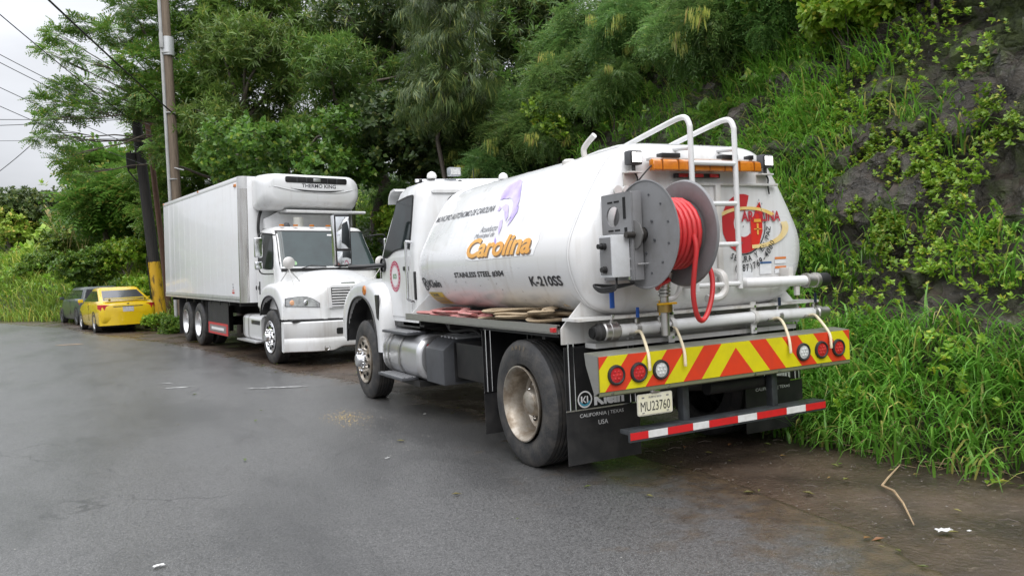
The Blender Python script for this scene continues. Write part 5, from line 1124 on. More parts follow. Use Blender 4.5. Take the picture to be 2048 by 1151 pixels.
MB().tube([al(.2)+Vector((-.23, -.03, 0)), al(2.4)+Vector((-.225, -.03, 0))], .02, 6).build('ground_wire', tar, p)
MB().box(al(5.75)+Vector((-.33, 0, 0)), (.30, .22, .55)).build('transformer_box', tar, p, bevel=.04)
MB().tube([al(6.1)+Vector((-.3, 0, 0)), al(5.4)+Vector((-.45, -.02, 0)), al(5.0)+Vector((-.2, 0, 0))], .03, 6).build('cable_loop', tar, p)
p = empty('slim_pole', (-2.05, 26.1, gz(-2, 26)+.2)); tag(p, 'slim reddish brown pole standing just behind the black tarred pole', 'utility pole', 'roadside poles')
MB().tube([(0, 0, -.3), (-.16, .04, 3), (-.42, .1, 7.6)], [.115, .10, .09], 12).build('shaft', woodr, p); MB().bb(-.62, .0, .02, .09, 7.0, 7.09).build('crossarm', woodr, p)
p = empty('distant_pole', (-12.6, 50, gz(-12.6, 50))); tag(p, 'distant dark pole at the far left edge by the bend', 'utility pole', 'roadside poles')
MB().tube([(0, 0, -.5), (0, 0, 6.2)], [.16, .12], 10).build('shaft', tar, p); MB().bb(-.7, .7, -.05, .05, 5.6, 5.72).build('crossarm', tar, p)
for x in (-.6, 0, .6): MB().cyl((x, 0, 5.72), (x, 0, 5.9), .04, 8).build('insulator', lightgrey, p)
# striped guy guard behind the box truck
p = empty('hazard_board', (-1.60, 20.2, gz(-1.6, 20.2))); p.rotation_euler = (0, 0, R(10)); tag(p, 'yellow and black striped hazard board half hidden behind the box truck', 'hazard board')
for k in range(8): MB().bb(-.22, .22, -.015, .015, .25+.10*k, .30+.10*k).build('slat', yellowpole if k % 1 == 0 else tar, p)
MB().bb(-.20, .20, .016, .03, .22, 1.02).build('backing', tar, p); 
for x in (-.18, .18): MB().bb(x-.025, x+.025, .031, .07, 0, 1.05).build('post', tar, p)
# overhead wires
wire = mat('wire_black', (.012, .012, .013), .5); wireg = mat('wire_grey', (.10, .10, .11), .5)
def cable(a, b_, sag, r_, m_, label):
    a, b_ = Vector(a), Vector(b_); P_ = [a.lerp(b_, k/24)-Vector((0, 0, sag*4*(k/24)*(1-k/24))) for k in range(25)]
    tag(MB().tube(P_, r_, 6).build('overhead_wire', m_), label, 'wire', 'overhead wires')
def at(px, py, dep):
    d_ = cf+cr*((px-1024)/FPX)-cu*((py-575.5)/FPX); return CAM+d_*dep
cable(at(352, 232, 24), at(-420, -500, 9), .1, .022, wire, 'thick black cable sloping up to the left from the tall wooden pole')
cable(at(285, 256, 27), at(-500, -420, 14), .25, .014, wire, 'thin black wire crossing the sky above the tree to the top left corner')
cable(at(300, 250, 27.5), at(-300, -60, 16), .2, .010, wireg, 'grey wire in the upper sky, higher of the close left pair')
cable(at(300, 262, 27.5), at(-300, -40, 16), .2, .010, wireg, 'grey wire in the upper sky, lower of the close left pair')
cable(at(290, 300, 27.5), at(-300, 25, 18), .15, .010, wireg, 'thin grey wire sloping gently below the paired wires')
cable(at(290, 330, 27.5), at(-300, 70, 18), .15, .010, wireg, 'lowest of the thin grey wires that slope to the left')
cable(at(290, 235, 28), at(-500, 220, 32), .2, .014, wireg, 'upper level wire crossing the pale sky at mid height')
cable(at(290, 236, 28), at(-500, 250, 32), .2, .014, wireg, 'lower level wire crossing the pale sky at mid height')
cable(at(290, 275, 28), at(-500, 268, 34), .2, .010, wireg, 'faint level wire low in the sky beside the tree')
cable(at(120, 400, 46), at(-60, 470, 52), .5, .03, wireg, 'slack pale cable hanging near the distant dark pole')
cable(at(150, 200, 30), at(-40, 370, 30), .2, .014, wireg, 'pale wire slanting down to the left edge below the branches')
# ================================================================== vegetation
def leafmat(name, c1, c2, c3, tr=.38, rough=.42, lump=.7, spec=.5):
    m, t, b, nd, ns, mr, mix, math_, bump, pos = nodes_mat(name)
    g = nd('NewGeometry'); isl = g.outputs['Random Per Island']
    oi = nd('ObjectInfo')
    c = mix(isl, c1, c2); c = mix(mr(math_('FRACT', math_('MULTIPLY', isl, 7.31), 0.), .86, .95), c, c3)
    lp = mr(ns(lump, 3, vec=pos), .35, .65)
    hs = nd('HueSaturation'); t.links.new(mr(lp, 0, 1, .62, 1.28), hs.inputs['Value']); t.links.new(mr(oi.outputs['Random'], 0, 1, .488, .515), hs.inputs['Hue']); t.links.new(c, hs.inputs['Color'])
    c = hs.outputs[0]
    t.links.new(c, b.inputs['Base Color']); b.inputs['Roughness'].default_value = rough; b.inputs['Specular IOR Level'].default_value = spec
    tl = nd('BsdfTranslucent'); t.links.new(c, tl.inputs[0]); ms = nd('MixShader'); ms.inputs[0].default_value = tr
    out = t.nodes['Material Output']; t.links.new(b.outputs[0], ms.inputs[1]); t.links.new(tl.outputs[0], ms.inputs[2]); t.links.new(ms.outputs[0], out.inputs[0])
    return m
L_MANGO = leafmat('leaf_mango', (.080, .165, .030), (.160, .262, .055), (.27, .31, .07), .42)
L_RAIN = leafmat('leaf_raintree', (.100, .205, .030), (.195, .315, .058), (.36, .34, .08), .42)
L_LEUC = leafmat('leaf_leucaena', (.105, .200, .050), (.175, .295, .080), (.27, .34, .09), .48)
L_HERB = leafmat('leaf_herb', (0.153, 0.297, 0.022), (0.283, 0.440, 0.044), (0.486, 0.484, 0.062))
L_BUSH = leafmat('leaf_bush', (0.072, 0.153, 0.022), (0.163, 0.269, 0.038), (0.304, 0.359, 0.050))
L_DARK = leafmat('leaf_dark', (0.052, 0.096, 0.029), (0.117, 0.176, 0.052), (0.264, 0.296, 0.074))
L_GRASS = leafmat('grass_blade', (.105, .270, .028), (.215, .420, .060), (.46, .42, .12), .38, .38, .9)
L_FARG = leafmat('grass_far', (0.190, 0.314, 0.039), (0.367, 0.493, 0.070), (0.760, 0.606, 0.156), .3, .5, .35)
L_POD = leafmat('seed_pod', (.36, .40, .07), (.50, .50, .12), (.40, .30, .10), .3)
BARK = mat('bark', (.075, .058, .045), .8, col2=(.15, .13, .11), amt=.8, scale=5, bump=.7, bscale=12, stretch=(3, 3, .6))
DRY = mat('dry_stalk', (.40, .29, .17), .7, col2=(.25, .17, .10), amt=.7, scale=12)
def rot_to(a, roll):
    a = a/np.linalg.norm(a, axis=1, keepdims=True); up = np.tile([0., 0., 1.], (len(a), 1)); up[np.abs(a[:, 2]) > .97] = (1., 0, 0)
    y = np.cross(up, a); y /= np.linalg.norm(y, axis=1, keepdims=True); z = np.cross(a, y); c, s = np.cos(roll)[:, None], np.sin(roll)[:, None]
    return np.stack([a, y*c+z*s, z*c-y*s], axis=2)
class Leaves:
    """a sprig template: vertices and quads"""
    def __init__(s): s.v = []; s.q = []
    def leaf(s, o, a, n, l, w_, fold=.18, droop=.2, two=True):
        o, a, n = np.array(o, float), np.array(a, float), np.array(n, float); a /= np.linalg.norm(a); sd_ = np.cross(n, a); sd_ /= np.linalg.norm(sd_)+1e-9; n = np.cross(a, sd_)
        b = len(s.v); mid = o+a*l*.45-n*l*.02; tip = o+a*l-n*l*droop
        if two:
            s.v += [o, mid+sd_*w_+n*w_*fold, tip, mid-n*w_*fold, mid-sd_*w_+n*w_*fold]; s.q += [(b, b+1, b+2, b+3), (b, b+3, b+2, b+4)]
        else: s.v += [o, mid+sd_*w_, tip, mid-sd_*w_]; s.q += [(b, b+1, b+2, b+3)]
    def done(s): s.v = np.array(s.v, float); s.q = np.array(s.q, int); return s
def unit(az, el): return (math.cos(el)*math.cos(az), math.cos(el)*math.sin(az), math.sin(el))
def tpl(kind, seed):
    r = random.Random(seed); T = Leaves()
    if kind == 'lance':
        for k in range(11):
            az = 2*PI*k/11*2.6+r.uniform(-.2, .2); sp_ = R(r.uniform(30, 85)); d_ = (math.cos(sp_), math.sin(sp_)*math.cos(az), math.sin(sp_)*math.sin(az))
            T.leaf((.02*k*.5, 0, 0), d_, (.6, 0, .8), r.uniform(.17, .27), r.uniform(.017, .024), .2, r.uniform(.15, .45))
    elif kind == 'pinnate':
        for f in range(3):
            az = R(-50+50*f+r.uniform(-12, 12)); n_ = 7; dx = np.array((math.cos(az), math.sin(az), r.uniform(-.2, .25)))
            for k in range(n_):
                for sd_ in (-1, 1): T.leaf(dx*(.05+.045*k)-np.array((0, 0, .004*k*k)), (dx[0]*.5-sd_*dx[1], dx[1]*.5+sd_*dx[0], r.uniform(-.3, .05)), (0, 0, 1), r.uniform(.075, .10), .021, 0, .15, False)
    elif kind == 'feather':
        for f in range(3):
            az = R(-60+60*f+r.uniform(-18, 18)); dx = np.array((math.cos(az), math.sin(az), r.uniform(-.25, .35))); n_ = 9
            for k in range(n_):
                o = dx*(.04+.026*k)-np.array((0, 0, .0035*k*k))
                for sd_ in (-1, 1): T.leaf(o, (dx[0]*.9-sd_*dx[1], dx[1]*.9+sd_*dx[0], r.uniform(-.45, -.05)), (r.uniform(-.3, .3), r.uniform(-.3, .3), 1), r.uniform(.08, .115)*(1-.055*k), .0075, 0, .25, False)
    elif kind == 'round':
        for k in range(8):
            az = 2*PI*k/8*1.6+r.uniform(-.3, .3); sp_ = R(r.uniform(25, 85)); d_ = (math.cos(sp_), math.sin(sp_)*math.cos(az), math.sin(sp_)*math.sin(az))
            T.leaf((.012*k, 0, 0), d_, (.9, 0, .5), r.uniform(.06, .10), r.uniform(.022, .034), .15, r.uniform(.1, .3))
    elif kind == 'hang':
        for k in range(12):
            T.leaf((r.uniform(0, .2), r.uniform(-.05, .05), r.uniform(-.03, .03)), (r.uniform(-.2, .5), r.uniform(-.35, .35), -1), (1, 0, 0), r.uniform(.16, .28), r.uniform(.007, .011), 0, .0, False)
    elif kind == 'pods':
        for k in range(9): T.leaf((r.uniform(-.05, .05), r.uniform(-.05, .05), 0), (r.uniform(-.25, .25), r.uniform(-.25, .25), -1), (1, .2, 0), r.uniform(.12, .19), r.uniform(.007, .010), 0, 0, False)
    return T.done()
TPL = {k: [tpl(k, 11*i+3) for i in range(3)] for k in ('lance', 'pinnate', 'feather', 'round', 'hang', 'pods')}
def mesh_from(name, V, Q, m_):
    me = bpy.data.meshes.new(name); nv, nq = len(V), len(Q)
    me.vertices.add(nv); me.vertices.foreach_set('co', V.astype(np.float32).ravel()); me.loops.add(nq*4); me.loops.foreach_set('vertex_index', Q.astype(np.int32).ravel())
    me.polygons.add(nq); me.polygons.foreach_set('loop_start', np.arange(0, nq*4, 4, dtype=np.int32)); me.polygons.foreach_set('loop_total', np.full(nq, 4, np.int32))
    me.update(calc_edges=True); me.materials.append(m_); return me
def scatter(name, kind, P_, A, sc, m_):
    P_, A, sc = np.array(P_, float), np.array(A, float), np.array(sc, float); n = len(P_); Vs, Qs, off = [], [], 0
    Rm = rot_to(A, RNG.uniform(-1.1, 1.1, n) if kind == 'feather' else RNG.uniform(-.6, .6, n) if kind != 'pods' else RNG.uniform(-.1, .1, n)); pick = RNG.integers(0, 3, n)
    for i, T in enumerate(TPL[kind]):
        s_ = pick == i
        if not s_.any(): continue
        V = np.einsum('kij,nj->kni', Rm[s_], T.v)*sc[s_][:, None, None]+P_[s_][:, None, :]; k = len(V); nv = len(T.v)
        Q = T.q[None]+(np.arange(k)*nv)[:, None, None]+off; Vs.append(V.reshape(-1, 3)); Qs.append(Q.reshape(-1, 4)); off += k*nv
    return mesh_from(name, np.concatenate(Vs), np.concatenate(Qs), m_)
def clump_pts(c, r, n, flat=.7, rng=RNG, drop=.0):
    d = rng.normal(size=(n, 3)); d /= np.linalg.norm(d, axis=1, keepdims=True); rad = r*rng.uniform(.12, 1, n)**.5
    p = np.array(c)+d*rad[:, None]*np.array((1, 1, flat)); a = d+np.array((0, 0, .25-drop))+rng.normal(size=(n, 3))*.45
    return p, a
def limb(mb, a, b, r0, r1, rnd, n=5):
    a, b = Vector(a), Vector(b); pts = [a.lerp(b, k/n)+Vector((rnd.uniform(-1, 1), rnd.uniform(-1, 1), rnd.uniform(-.5, .8)))*((b-a).length*.045 if 0 < k < n else 0) for k in range(n+1)]
    mb.tube(pts, [r0+(r1-r0)*k/n for k in range(n+1)], 7)
def make_tree(name, label, base, fork, clumps, kind, m_, n_per, scale=1., tr=.16, cat='tree', group='trees on the hill', flat=.7, seed=0, drop=0., extra=None):
    e = empty(name, base); tag(e, label, cat, group); rnd = random.Random(seed); B = Vector(base); mb = MB(); F = Vector(fork)-B
    limb(mb, (0, 0, -.4), F, tr, tr*.7, rnd, 6)
    P_, A = [], []
    for c in clumps:
        c0, r = Vector(c[:3])-B, c[3]
        s_ = F if c0.z > F.z-.6 else F*max(.35, min(1, (c0.z-.4)/max(.5, F.z)))
        mid = s_.lerp(c0, .5)+Vector((rnd.uniform(-.3, .3), rnd.uniform(-.3, .3), rnd.uniform(0, .5)))*(c0-s_).length*.3
        limb(mb, s_, mid, tr*.42, tr*.24, rnd, 3); limb(mb, mid, c0, tr*.24, tr*.07, rnd, 3)
        for k in range(4): limb(mb, mid.lerp(c0, .6), c0+Vector((rnd.uniform(-1, 1), rnd.uniform(-1, 1), rnd.uniform(-.4, .8)))*r*.8, tr*.10, tr*.03, rnd, 2)
        nn = max(6, int(n_per*r*r)); p, a = clump_pts(tuple(c0), r, nn, flat, drop=drop); P_.append(p); A.append(a)
    mb.build('trunk', BARK, e, 60)
    P_, A = np.concatenate(P_), np.concatenate(A); sc = RNG.uniform(.75, 1.25, len(P_))*scale
    link('crown', scatter('crown', kind, P_, A, sc, m_), None, e)
    if extra:
        k2, m2, n2, s2 = extra; hr = np.linalg.norm(P_[:, :2], axis=1); oo = np.argsort(-hr)[:int(len(P_)*.35)]; ix = np.repeat(oo[RNG.integers(0, len(oo), max(4, n2//4))], 4); n2 = len(ix); o_ = P_[ix]*np.array((1.28, 1.28, 1.03))+RNG.normal(0, .06, (n2, 3)); tag(link('seed_pods', scatter('pods', k2, o_-np.array((0, 0, .03)), np.tile((1., 0, 0.), (n2, 1)), RNG.uniform(.7, 1.3, n2)*s2, m2), None, e), kind='stuff')
    return e
def hit(px, py, t0=4., t1=70.):
    d_ = (cf+cr*((px-1024)/FPX)-cu*((py-575.5)/FPX)).normalized(); t_ = t0
    while t_ < t1:
        q = CAM+d_*t_
        if hill_d(q.x, q.y) > -.2 and q.z < hill(q.x, q.y): return q
        t_ += .06
    return None
def gnd(x, y): return max(hill(x, y), gz(x, y)-.01)
def pcl(lst, dep, jit=.8, seed=0):
    r_ = random.Random(seed); return [(*at(px, py, dep+r_.uniform(-jit, jit)), rad) for px, py, rad in lst]
def grow(x, y): return (x, y, gnd(x, y))
# --- rain tree leaning over the sky at the left
c1 = pcl([(115, 70, .42), (165, 50, .45), (150, 115, .32), (95, 105, .25), (235, 70, .6), (215, 140, .3), (300, 40, .8), (290, 125, .9), (360, 80, .9), (125, 178, .42), (165, 165, .3), (88, 240, .3), (90, 205, .38), (165, 222, .48), (205, 212, .3), (130, 285, .28), (75, 275, .22), (105, 268, .22), (270, 205, .8), (340, 190, 1.), (330, 300, .5), (130, 318, .3), (160, 345, .22), (380, 260, 1.), (420, 150, 1.1), (440, 60, 1.1), (390, 10, 1.), (480, 0, 1.1), (260, 10, .6)], 26.5, 1.6, 2)
make_tree('rain_tree', 'large leafy tree spreading its branches over the sky at the left', grow(-.2, 25.6), at(450, 300, 27), c1, 'pinnate', L_RAIN, 250, 1.0, .12, seed=1, flat=.6)
# --- long-leaved trees behind the box truck
def region(x0, x1, y0, y1, n, rmin, rmax, seed):
    r_ = random.Random(seed); out = []; k = 0
    while len(out) < n and k < 900:
        k += 1; x, y = r_.uniform(x0, x1), r_.uniform(y0, y1)
        if all((x-a)**2+(y-b)**2 > (math.hypot(x1-x0, y1-y0)*.42/math.sqrt(n))**2 for a, b, _ in out): out.append((x, y, r_.uniform(rmin, rmax)))
    return out
def tree_px(name, label, bpx, dep, boxes, n, rr_, kind, m_, n_per, scale, tr, seed, forkpx, **kw):
    b = at(bpx, 560, dep); base = grow(b.x, b.y); cl_ = []
    for i, bx in enumerate(boxes): cl_ += region(*bx, n, *rr_, seed+i)
    return make_tree(name, label, base, at(*forkpx, dep), pcl(cl_, dep, 1.3, seed), kind, m_, n_per, scale, tr, seed=seed, **kw)
tree_px('mango_tree', 'long-leaved tree standing directly above the cargo box of the refrigerated truck', 480, 23.5, [(400, 560, 60, 330)], 12, (.8, 1.15), 'lance', L_MANGO, 150, 1.05, .2, 21, (480, 250))
tree_px('mango_tree', 'long-leaved tree behind the cooling unit with leaves in starry bunches', 690, 22, [(620, 850, 110, 300)], 14, (.6, 1.0), 'lance', L_MANGO, 150, 1.0, .18, 33, (680, 230))
tree_px('mango_tree', 'tall grey-green tree rising behind the box truck to the top of the picture', 560, 27, [(470, 720, -90, 150)], 15, (.9, 1.4), 'lance', L_MANGO, 130, 1.2, .25, 45, (580, 200))
tree_px('mango_tree', 'dark long-leaved tree at the top centre above the cooling unit', 760, 25, [(690, 880, -110, 130)], 12, (.9, 1.4), 'lance', L_DARK, 140, 1.2, .25, 57, (770, 180))
tree_px('casuarina_tree', 'dark hanging fine-leaved tree left of the feathery shrubs at top centre', 890, 19, [(840, 965, -80, 250)], 15, (.55, .9), 'hang', L_DARK, 260, 1.2, .07, 63, (890, 150), drop=.4)
tree_px('broadleaf_tree', 'green leafy tree low behind the cab roof of the box truck', 610, 20, [(430, 720, 250, 350)], 12, (.5, .8), 'round', L_BUSH, 330, 1.6, .12, 71, (600, 320))
tree_px('broadleaf_tree', 'dense dark leafy tree filling the back behind the tanker cab', 840, 21, [(740, 930, 200, 340)], 12, (.6, 1.0), 'round', L_DARK, 260, 1.8, .14, 83, (830, 300))
tree_px('rain_tree', 'background tree behind the tall wooden pole with small dark leaflets', 400, 34, [(300, 520, 200, 440)], 14, (.9, 1.5), 'pinnate', L_RAIN, 130, 1.4, .2, 91, (400, 350))
tree_px('mango_tree', 'dark tree at the top edge between the hanging fine-leaved tree and the feathery shrubs', 1010, 24, [(930, 1110, -90, 130)], 13, (.8, 1.3), 'lance', L_DARK, 140, 1.2, .14, 143, (1010, 100))
# --- far trees at the left skyline
for i, (lab, px, dep, boxes, rr_, m_, kd) in enumerate([
    ('distant rounded dark tree on the skyline at the far left', 55, 47, [(-10, 105, 398, 445)], (.9, 1.2), L_DARK, 'round'),
    ('distant loose tree on the skyline left of the leaning branches', 140, 58, [(100, 185, 405, 455)], (.7, 1.0), L_BUSH, 'round'),
    ('leafy tree at the bend just left of the black tarred pole', 215, 38, [(175, 270, 330, 430)], (.8, 1.2), L_RAIN, 'pinnate'),
    ('low bushy tree on the bank above the grey hatchback', 160, 42, [(110, 230, 425, 500)], (.7, 1.1), L_BUSH, 'round'),
    ('pale bushy tree above the bend at the left edge of the picture', 20, 46, [(-50, 70, 440, 480)], (.6, 1.0), L_FARG, 'round')]):
    tree_px('distant_tree', lab, px, dep, boxes, 9, rr_, kd, m_, 90, 2.6, .18, 101+i*7, (px, boxes[0][3]), group='trees along the far bend')
# --- plumed reeds above the yellow car
for i, (px, py) in enumerate(((128, 430), (160, 418), (210, 440))):
    q = at(px, py, 40); gx, gy = q.x, q.y; g0 = gnd(gx, gy); e = empty('plumed_reed', (gx, gy, g0)); tag(e, ('leftmost', 'middle', 'rightmost')[i]+' of the three pale plumed reeds on the bank beyond the cars', 'reed', 'plumed reeds'); mb = MB(); rnd = random.Random(i); top = max(1.5, q.z-g0)
    for k in range(26):
        a = rnd.uniform(0, 2*PI); rr_ = rnd.uniform(.3, 1.3); mb.tube(catmull([(0, 0, 0), (.3*rr_*math.cos(a), .3*rr_*math.sin(a), top*.6), (rr_*math.cos(a), rr_*math.sin(a), top*rnd.uniform(.7, 1.1))], 3), [.03]*6+[.004], 4, ry=.006)
    mb.build('leaves', L_FARG, e, 0)
    mb = MB()
    for k in range(9):
        a = rnd.uniform(0, 2*PI); b_ = Vector((.7*math.cos(a), .7*math.sin(a), top*rnd.uniform(.9, 1.2))); mb.tube([(0, 0, 0), b_*.7, b_], [.012, .010, .008], 4); mb.tube([b_*.85, b_, b_*1.12+Vector((.1*math.cos(a), .1*math.sin(a), 0))], [.02, .07, .01], 5)
    mb.build('plumes', mat('plume', (.42, .35, .16), .8), e, 0)
# --- feathery shrubs with hanging pods on the bank
protos = []
for i in range(4):
    rnd = random.Random(200+i); h = rnd.uniform(1.5, 1.9); cls = [(rnd.uniform(-.75, .75), rnd.uniform(-.75, .75), h*rnd.uniform(.45, 1.05), rnd.uniform(.30, .48)) for _ in range(11)]
    e = make_tree('feathery_shrub', 'x', (0, 0, 0), (rnd.uniform(-.15, .15), rnd.uniform(-.15, .15), h*.4), cls, 'feather', L_LEUC, 300, 1.3, .04, 'shrub', 'feathery shrubs on the bank', .75, 300+i, extra=('pods', L_POD, (14, 8, 22, 10)[i], 1.3)); protos.append(e)
used = [False]*4
def place(protos, used, i, loc, rz, s, label):
    o = protos[i]
    if used[i]: o = copy_tree(protos[i])
    used[i] = True; o.location = loc; o.rotation_euler = (0, 0, rz); o.scale = (s, s, s); o['label'] = label; return o
rows = [('top row', [(960, 60), (1045, 35), (1130, 60), (1215, 30), (1300, 60), (1390, 30), (1475, 65), (1560, 35)]), ('second row', [(935, 175), (1010, 150), (1085, 165), (1165, 150), (1250, 160), (1345, 150), (1430, 165), (1520, 130)]), ('third row', [(905, 300), (965, 270), (1040, 290), (1120, 265), (1210, 255), (1380, 205)]), ('lowest row', [(770, 385), (840, 350), (920, 365), (1000, 350), (1090, 330)])]
ORD = ['first', 'second', 'third', 'fourth', 'fifth', 'sixth', 'seventh', 'eighth', 'ninth']
k = 0
for rn, lst in rows:
    for j, (px, py) in enumerate(lst):
        q = hit(px, py+55, 9)
        if q is None: q = at(px, py, 18)
        place(protos, used, k % 4, (q.x+.3, q.y, gnd(q.x+.3, q.y)-.1), k*2.1, (.85 if rn != 'lowest row' else .7)*(1+.2*math.sin(k*3.7)), f'feathery green shrub, {ORD[j]} from the left in the {rn} of shrubs on the bank'); k += 1
# --- round-leaved bushes
bprotos = []
for i in range(3):
    rnd = random.Random(400+i); h = 1.1; cls = [(rnd.uniform(-.55, .55), rnd.uniform(-.55, .55), h*rnd.uniform(.3, 1.), rnd.uniform(.26, .40)) for _ in range(8)]
    bprotos.append(make_tree('leafy_bush', 'x', (0, 0, 0), (0, 0, .35), cls, 'round', L_BUSH if i else L_HERB, 750, 1.15, .03, 'bush', 'round-leaved bushes', .8, 420+i))
bused = [False]*3
bl_ = [(1120, 120, 'bush among the feathery shrubs at top centre'), (1225, 215, 'dark bush below the feathery shrubs above the tank top'), (1590, 80, 'bush at the top of the bank right of the feathery shrubs'), (1660, 55, 'bush at the upper edge above the rock face, left one'), (1760, 40, 'bush at the upper edge above the middle of the rock face'), (1860, 40, 'bush at the upper edge above the right part of the rock face'), (1690, 140, 'bush hanging above the left end of the rock face'), (700, 330, 'bush just right of the cooling unit'), (745, 300, 'bush above the right-hand mirror of the box truck'), (800, 325, 'bush above the front end of the tanker cab roof'), (900, 330, 'bush above the rear end of the tanker cab roof'), (1060, 320, 'bush above the front half of the tank'), (1150, 290, 'bush above the vent pipe of the tank')]
for j, (px, py, lab) in enumerate(bl_):
    q = hit(px, py+30, 6.5) or at(px, py, 21)
    place(bprotos, bused, j % 3, (q.x+.1, q.y, gnd(q.x+.1, q.y)-.1), j*1.7, .8+.3*math.sin(j*2.2)**2, 'round-leaved '+lab)
lb = [(310, 600, 24.8, 'low bush at the foot of the yellow pole base'), (335, 640, 23.5, 'low bush between the yellow pole base and the box truck'), (250, 560, 31, 'bush on the bank behind the yellow saloon roof'), (285, 530, 30, 'bush on the bank left of the black tarred pole'), (180, 560, 34, 'bush above the gap between the two cars'), (70, 570, 38, 'bush on the far left grass bank'), (250, 480, 34, 'upper bush on the bank left of the black tarred pole'), (120, 500, 40, 'upper bush on the bank above the grey hatchback'), ]
for j, (px, py, dep, lab) in enumerate(lb):
    q = at(px, py, dep); place(bprotos, bused, j % 3, (q.x, q.y, gnd(q.x, q.y)-.2), j*1.3, 1.1+.5*abs(math.sin(j*1.9)) if dep > 26 else .55, 'round-leaved '+lab)
# --- grass: one mass per bank
def blades(P_, az, L0, lean, wd, segs=4):
    n = len(P_); V = np.zeros((n, (segs+1)*2, 3)); p = P_.copy(); dirh = np.stack([np.cos(az), np.sin(az), np.zeros(n)], 1); side = np.stack([-np.sin(az), np.cos(az), np.zeros(n)], 1)
    th = lean.copy()
    for k in range(segs+1):
        w_ = wd*(1-(k/segs)**1.6)*(.55+.45*min(1, k*1.2))+.0006
        V[:, 2*k] = p-side*w_[:, None]; V[:, 2*k+1] = p+side*w_[:, None]
        st = L0/segs; p = p+(dirh*np.sin(th)[:, None]+np.array((0, 0, 1.))*np.cos(th)[:, None])*st[:, None]; th = th+RNG.uniform(.22, .85, n)
    q = np.array([(2*k, 2*k+1, 2*k+3, 2*k+2) for k in range(segs)]); Q = q[None]+(np.arange(n)*(segs+1)*2)[:, None, None]
    return V.reshape(-1, 3), Q.reshape(-1, 4)
def grass_mass(pts, per, lmin, lmax, wd, m_, name, label, down=(-.5, -.15), spread=.10, segs=4):
    P_ = np.repeat(np.array(pts), per, axis=0); n = len(P_); P_ = P_+np.c_[RNG.normal(0, spread, (n, 2)), np.zeros(n)]
    dv_ = np.c_[RNG.normal(0, 1, n)+down[0]*1.2, RNG.normal(0, 1, n)+down[1]*1.2]; az = np.arctan2(dv_[:, 1], dv_[:, 0])
    V, Q = blades(P_, az, RNG.uniform(lmin, lmax, n), RNG.uniform(.05, .5, n), RNG.uniform(.6, 1.3, n)*wd, segs)
    o = link(name, mesh_from(name, V, Q, m_), None); return tag(o, label, kind='stuff')
rg = random.Random(11); pts = []
while len(pts) < 1350:
    y = rg.uniform(-6.5, 6); d = rg.uniform(-.12, 1.02 if y < .4 else 1.6); x = foot_x(y)+d
    if noise.noise(Vector((x*1.1, y*1.1, 7)))+.35-.28*max(0, d-.9) < rg.uniform(-.35, .35): continue
    pts.append((x, y, gnd(x, y)-.02))
grass_mass(pts, 11, .24, .66, .0108, L_GRASS, 'grass', 'long arching green grass covering the foot of the bank beside the tanker')
# hanging tussocks on ledges and on the slope behind the tank
pts = []
for px, py, n, r_ in [(1050, 60, 8, .5), (1100, 25, 10, .5), (1180, 300, 18, .6), (1250, 290, 24, .6), (1310, 270, 24, .6), (1370, 245, 26, .7), (1430, 235, 26, .6), (1480, 250, 26, .5), (1540, 240, 28, .5), (1580, 270, 24, .5), (1600, 300, 22, .5), (1570, 330, 18, .4), (1640, 345, 18, .4), (1680, 300, 10, .4), (1610, 420, 14, .35), (1625, 490, 10, .2), (1690, 560, 6, .15), (1700, 70, 10, .4), (1790, 40, 10, .4), (1650, 200, 10, .3), (1820, 240, 2, .06), (1890, 250, 2, .06), (1930, 300, 2, .06), (1790, 490, 3, .08), (1960, 490, 4, .12), (2030, 530, 5, .15), (1000, 20, 8, .6), (1040, 110, 12, .4), (1085, 130, 12, .4), (1180, 90, 12, .5), (1300, 120, 10, .4), (1240, 330, 10, .5), (1340, 290, 12, .4), (1540, 290, 16, .4), (1500, 130, 12, .5), (1400, 100, 10, .4), (1600, 150, 14, .4), (1520, 180, 14, .5)]:
    q = hit(px, py, 5)
    if q is None: continue
    for _ in range(n):
        x, y = q.x+rg.gauss(0, r_*.6), q.y+rg.gauss(0, r_)
        if hill_d(x, y) > 0: pts.append((x, y, gnd(x, y)-.03))
grass_mass(pts, 13, .28, .75, .0095, L_GRASS, 'grass', 'grass tussocks hanging from the ledges of the steep bank', (-.9, -.3), .07)
pts = []
for _ in range(5200):
    y = rg.uniform(24, 50); d = rg.uniform(-.3, 9)**1.0; mm = foot_x(y+.5)-foot_x(y-.5); x = foot_x(y)+d*math.sqrt(1+mm*mm)
    pts.append((x, y, gnd(x, y)-.05))
grass_mass(pts, 9, .35, .95, .022, L_FARG, 'grass', 'yellow-green grass covering the low bank beyond the parked cars', (-.5, -.3), .2, 3)
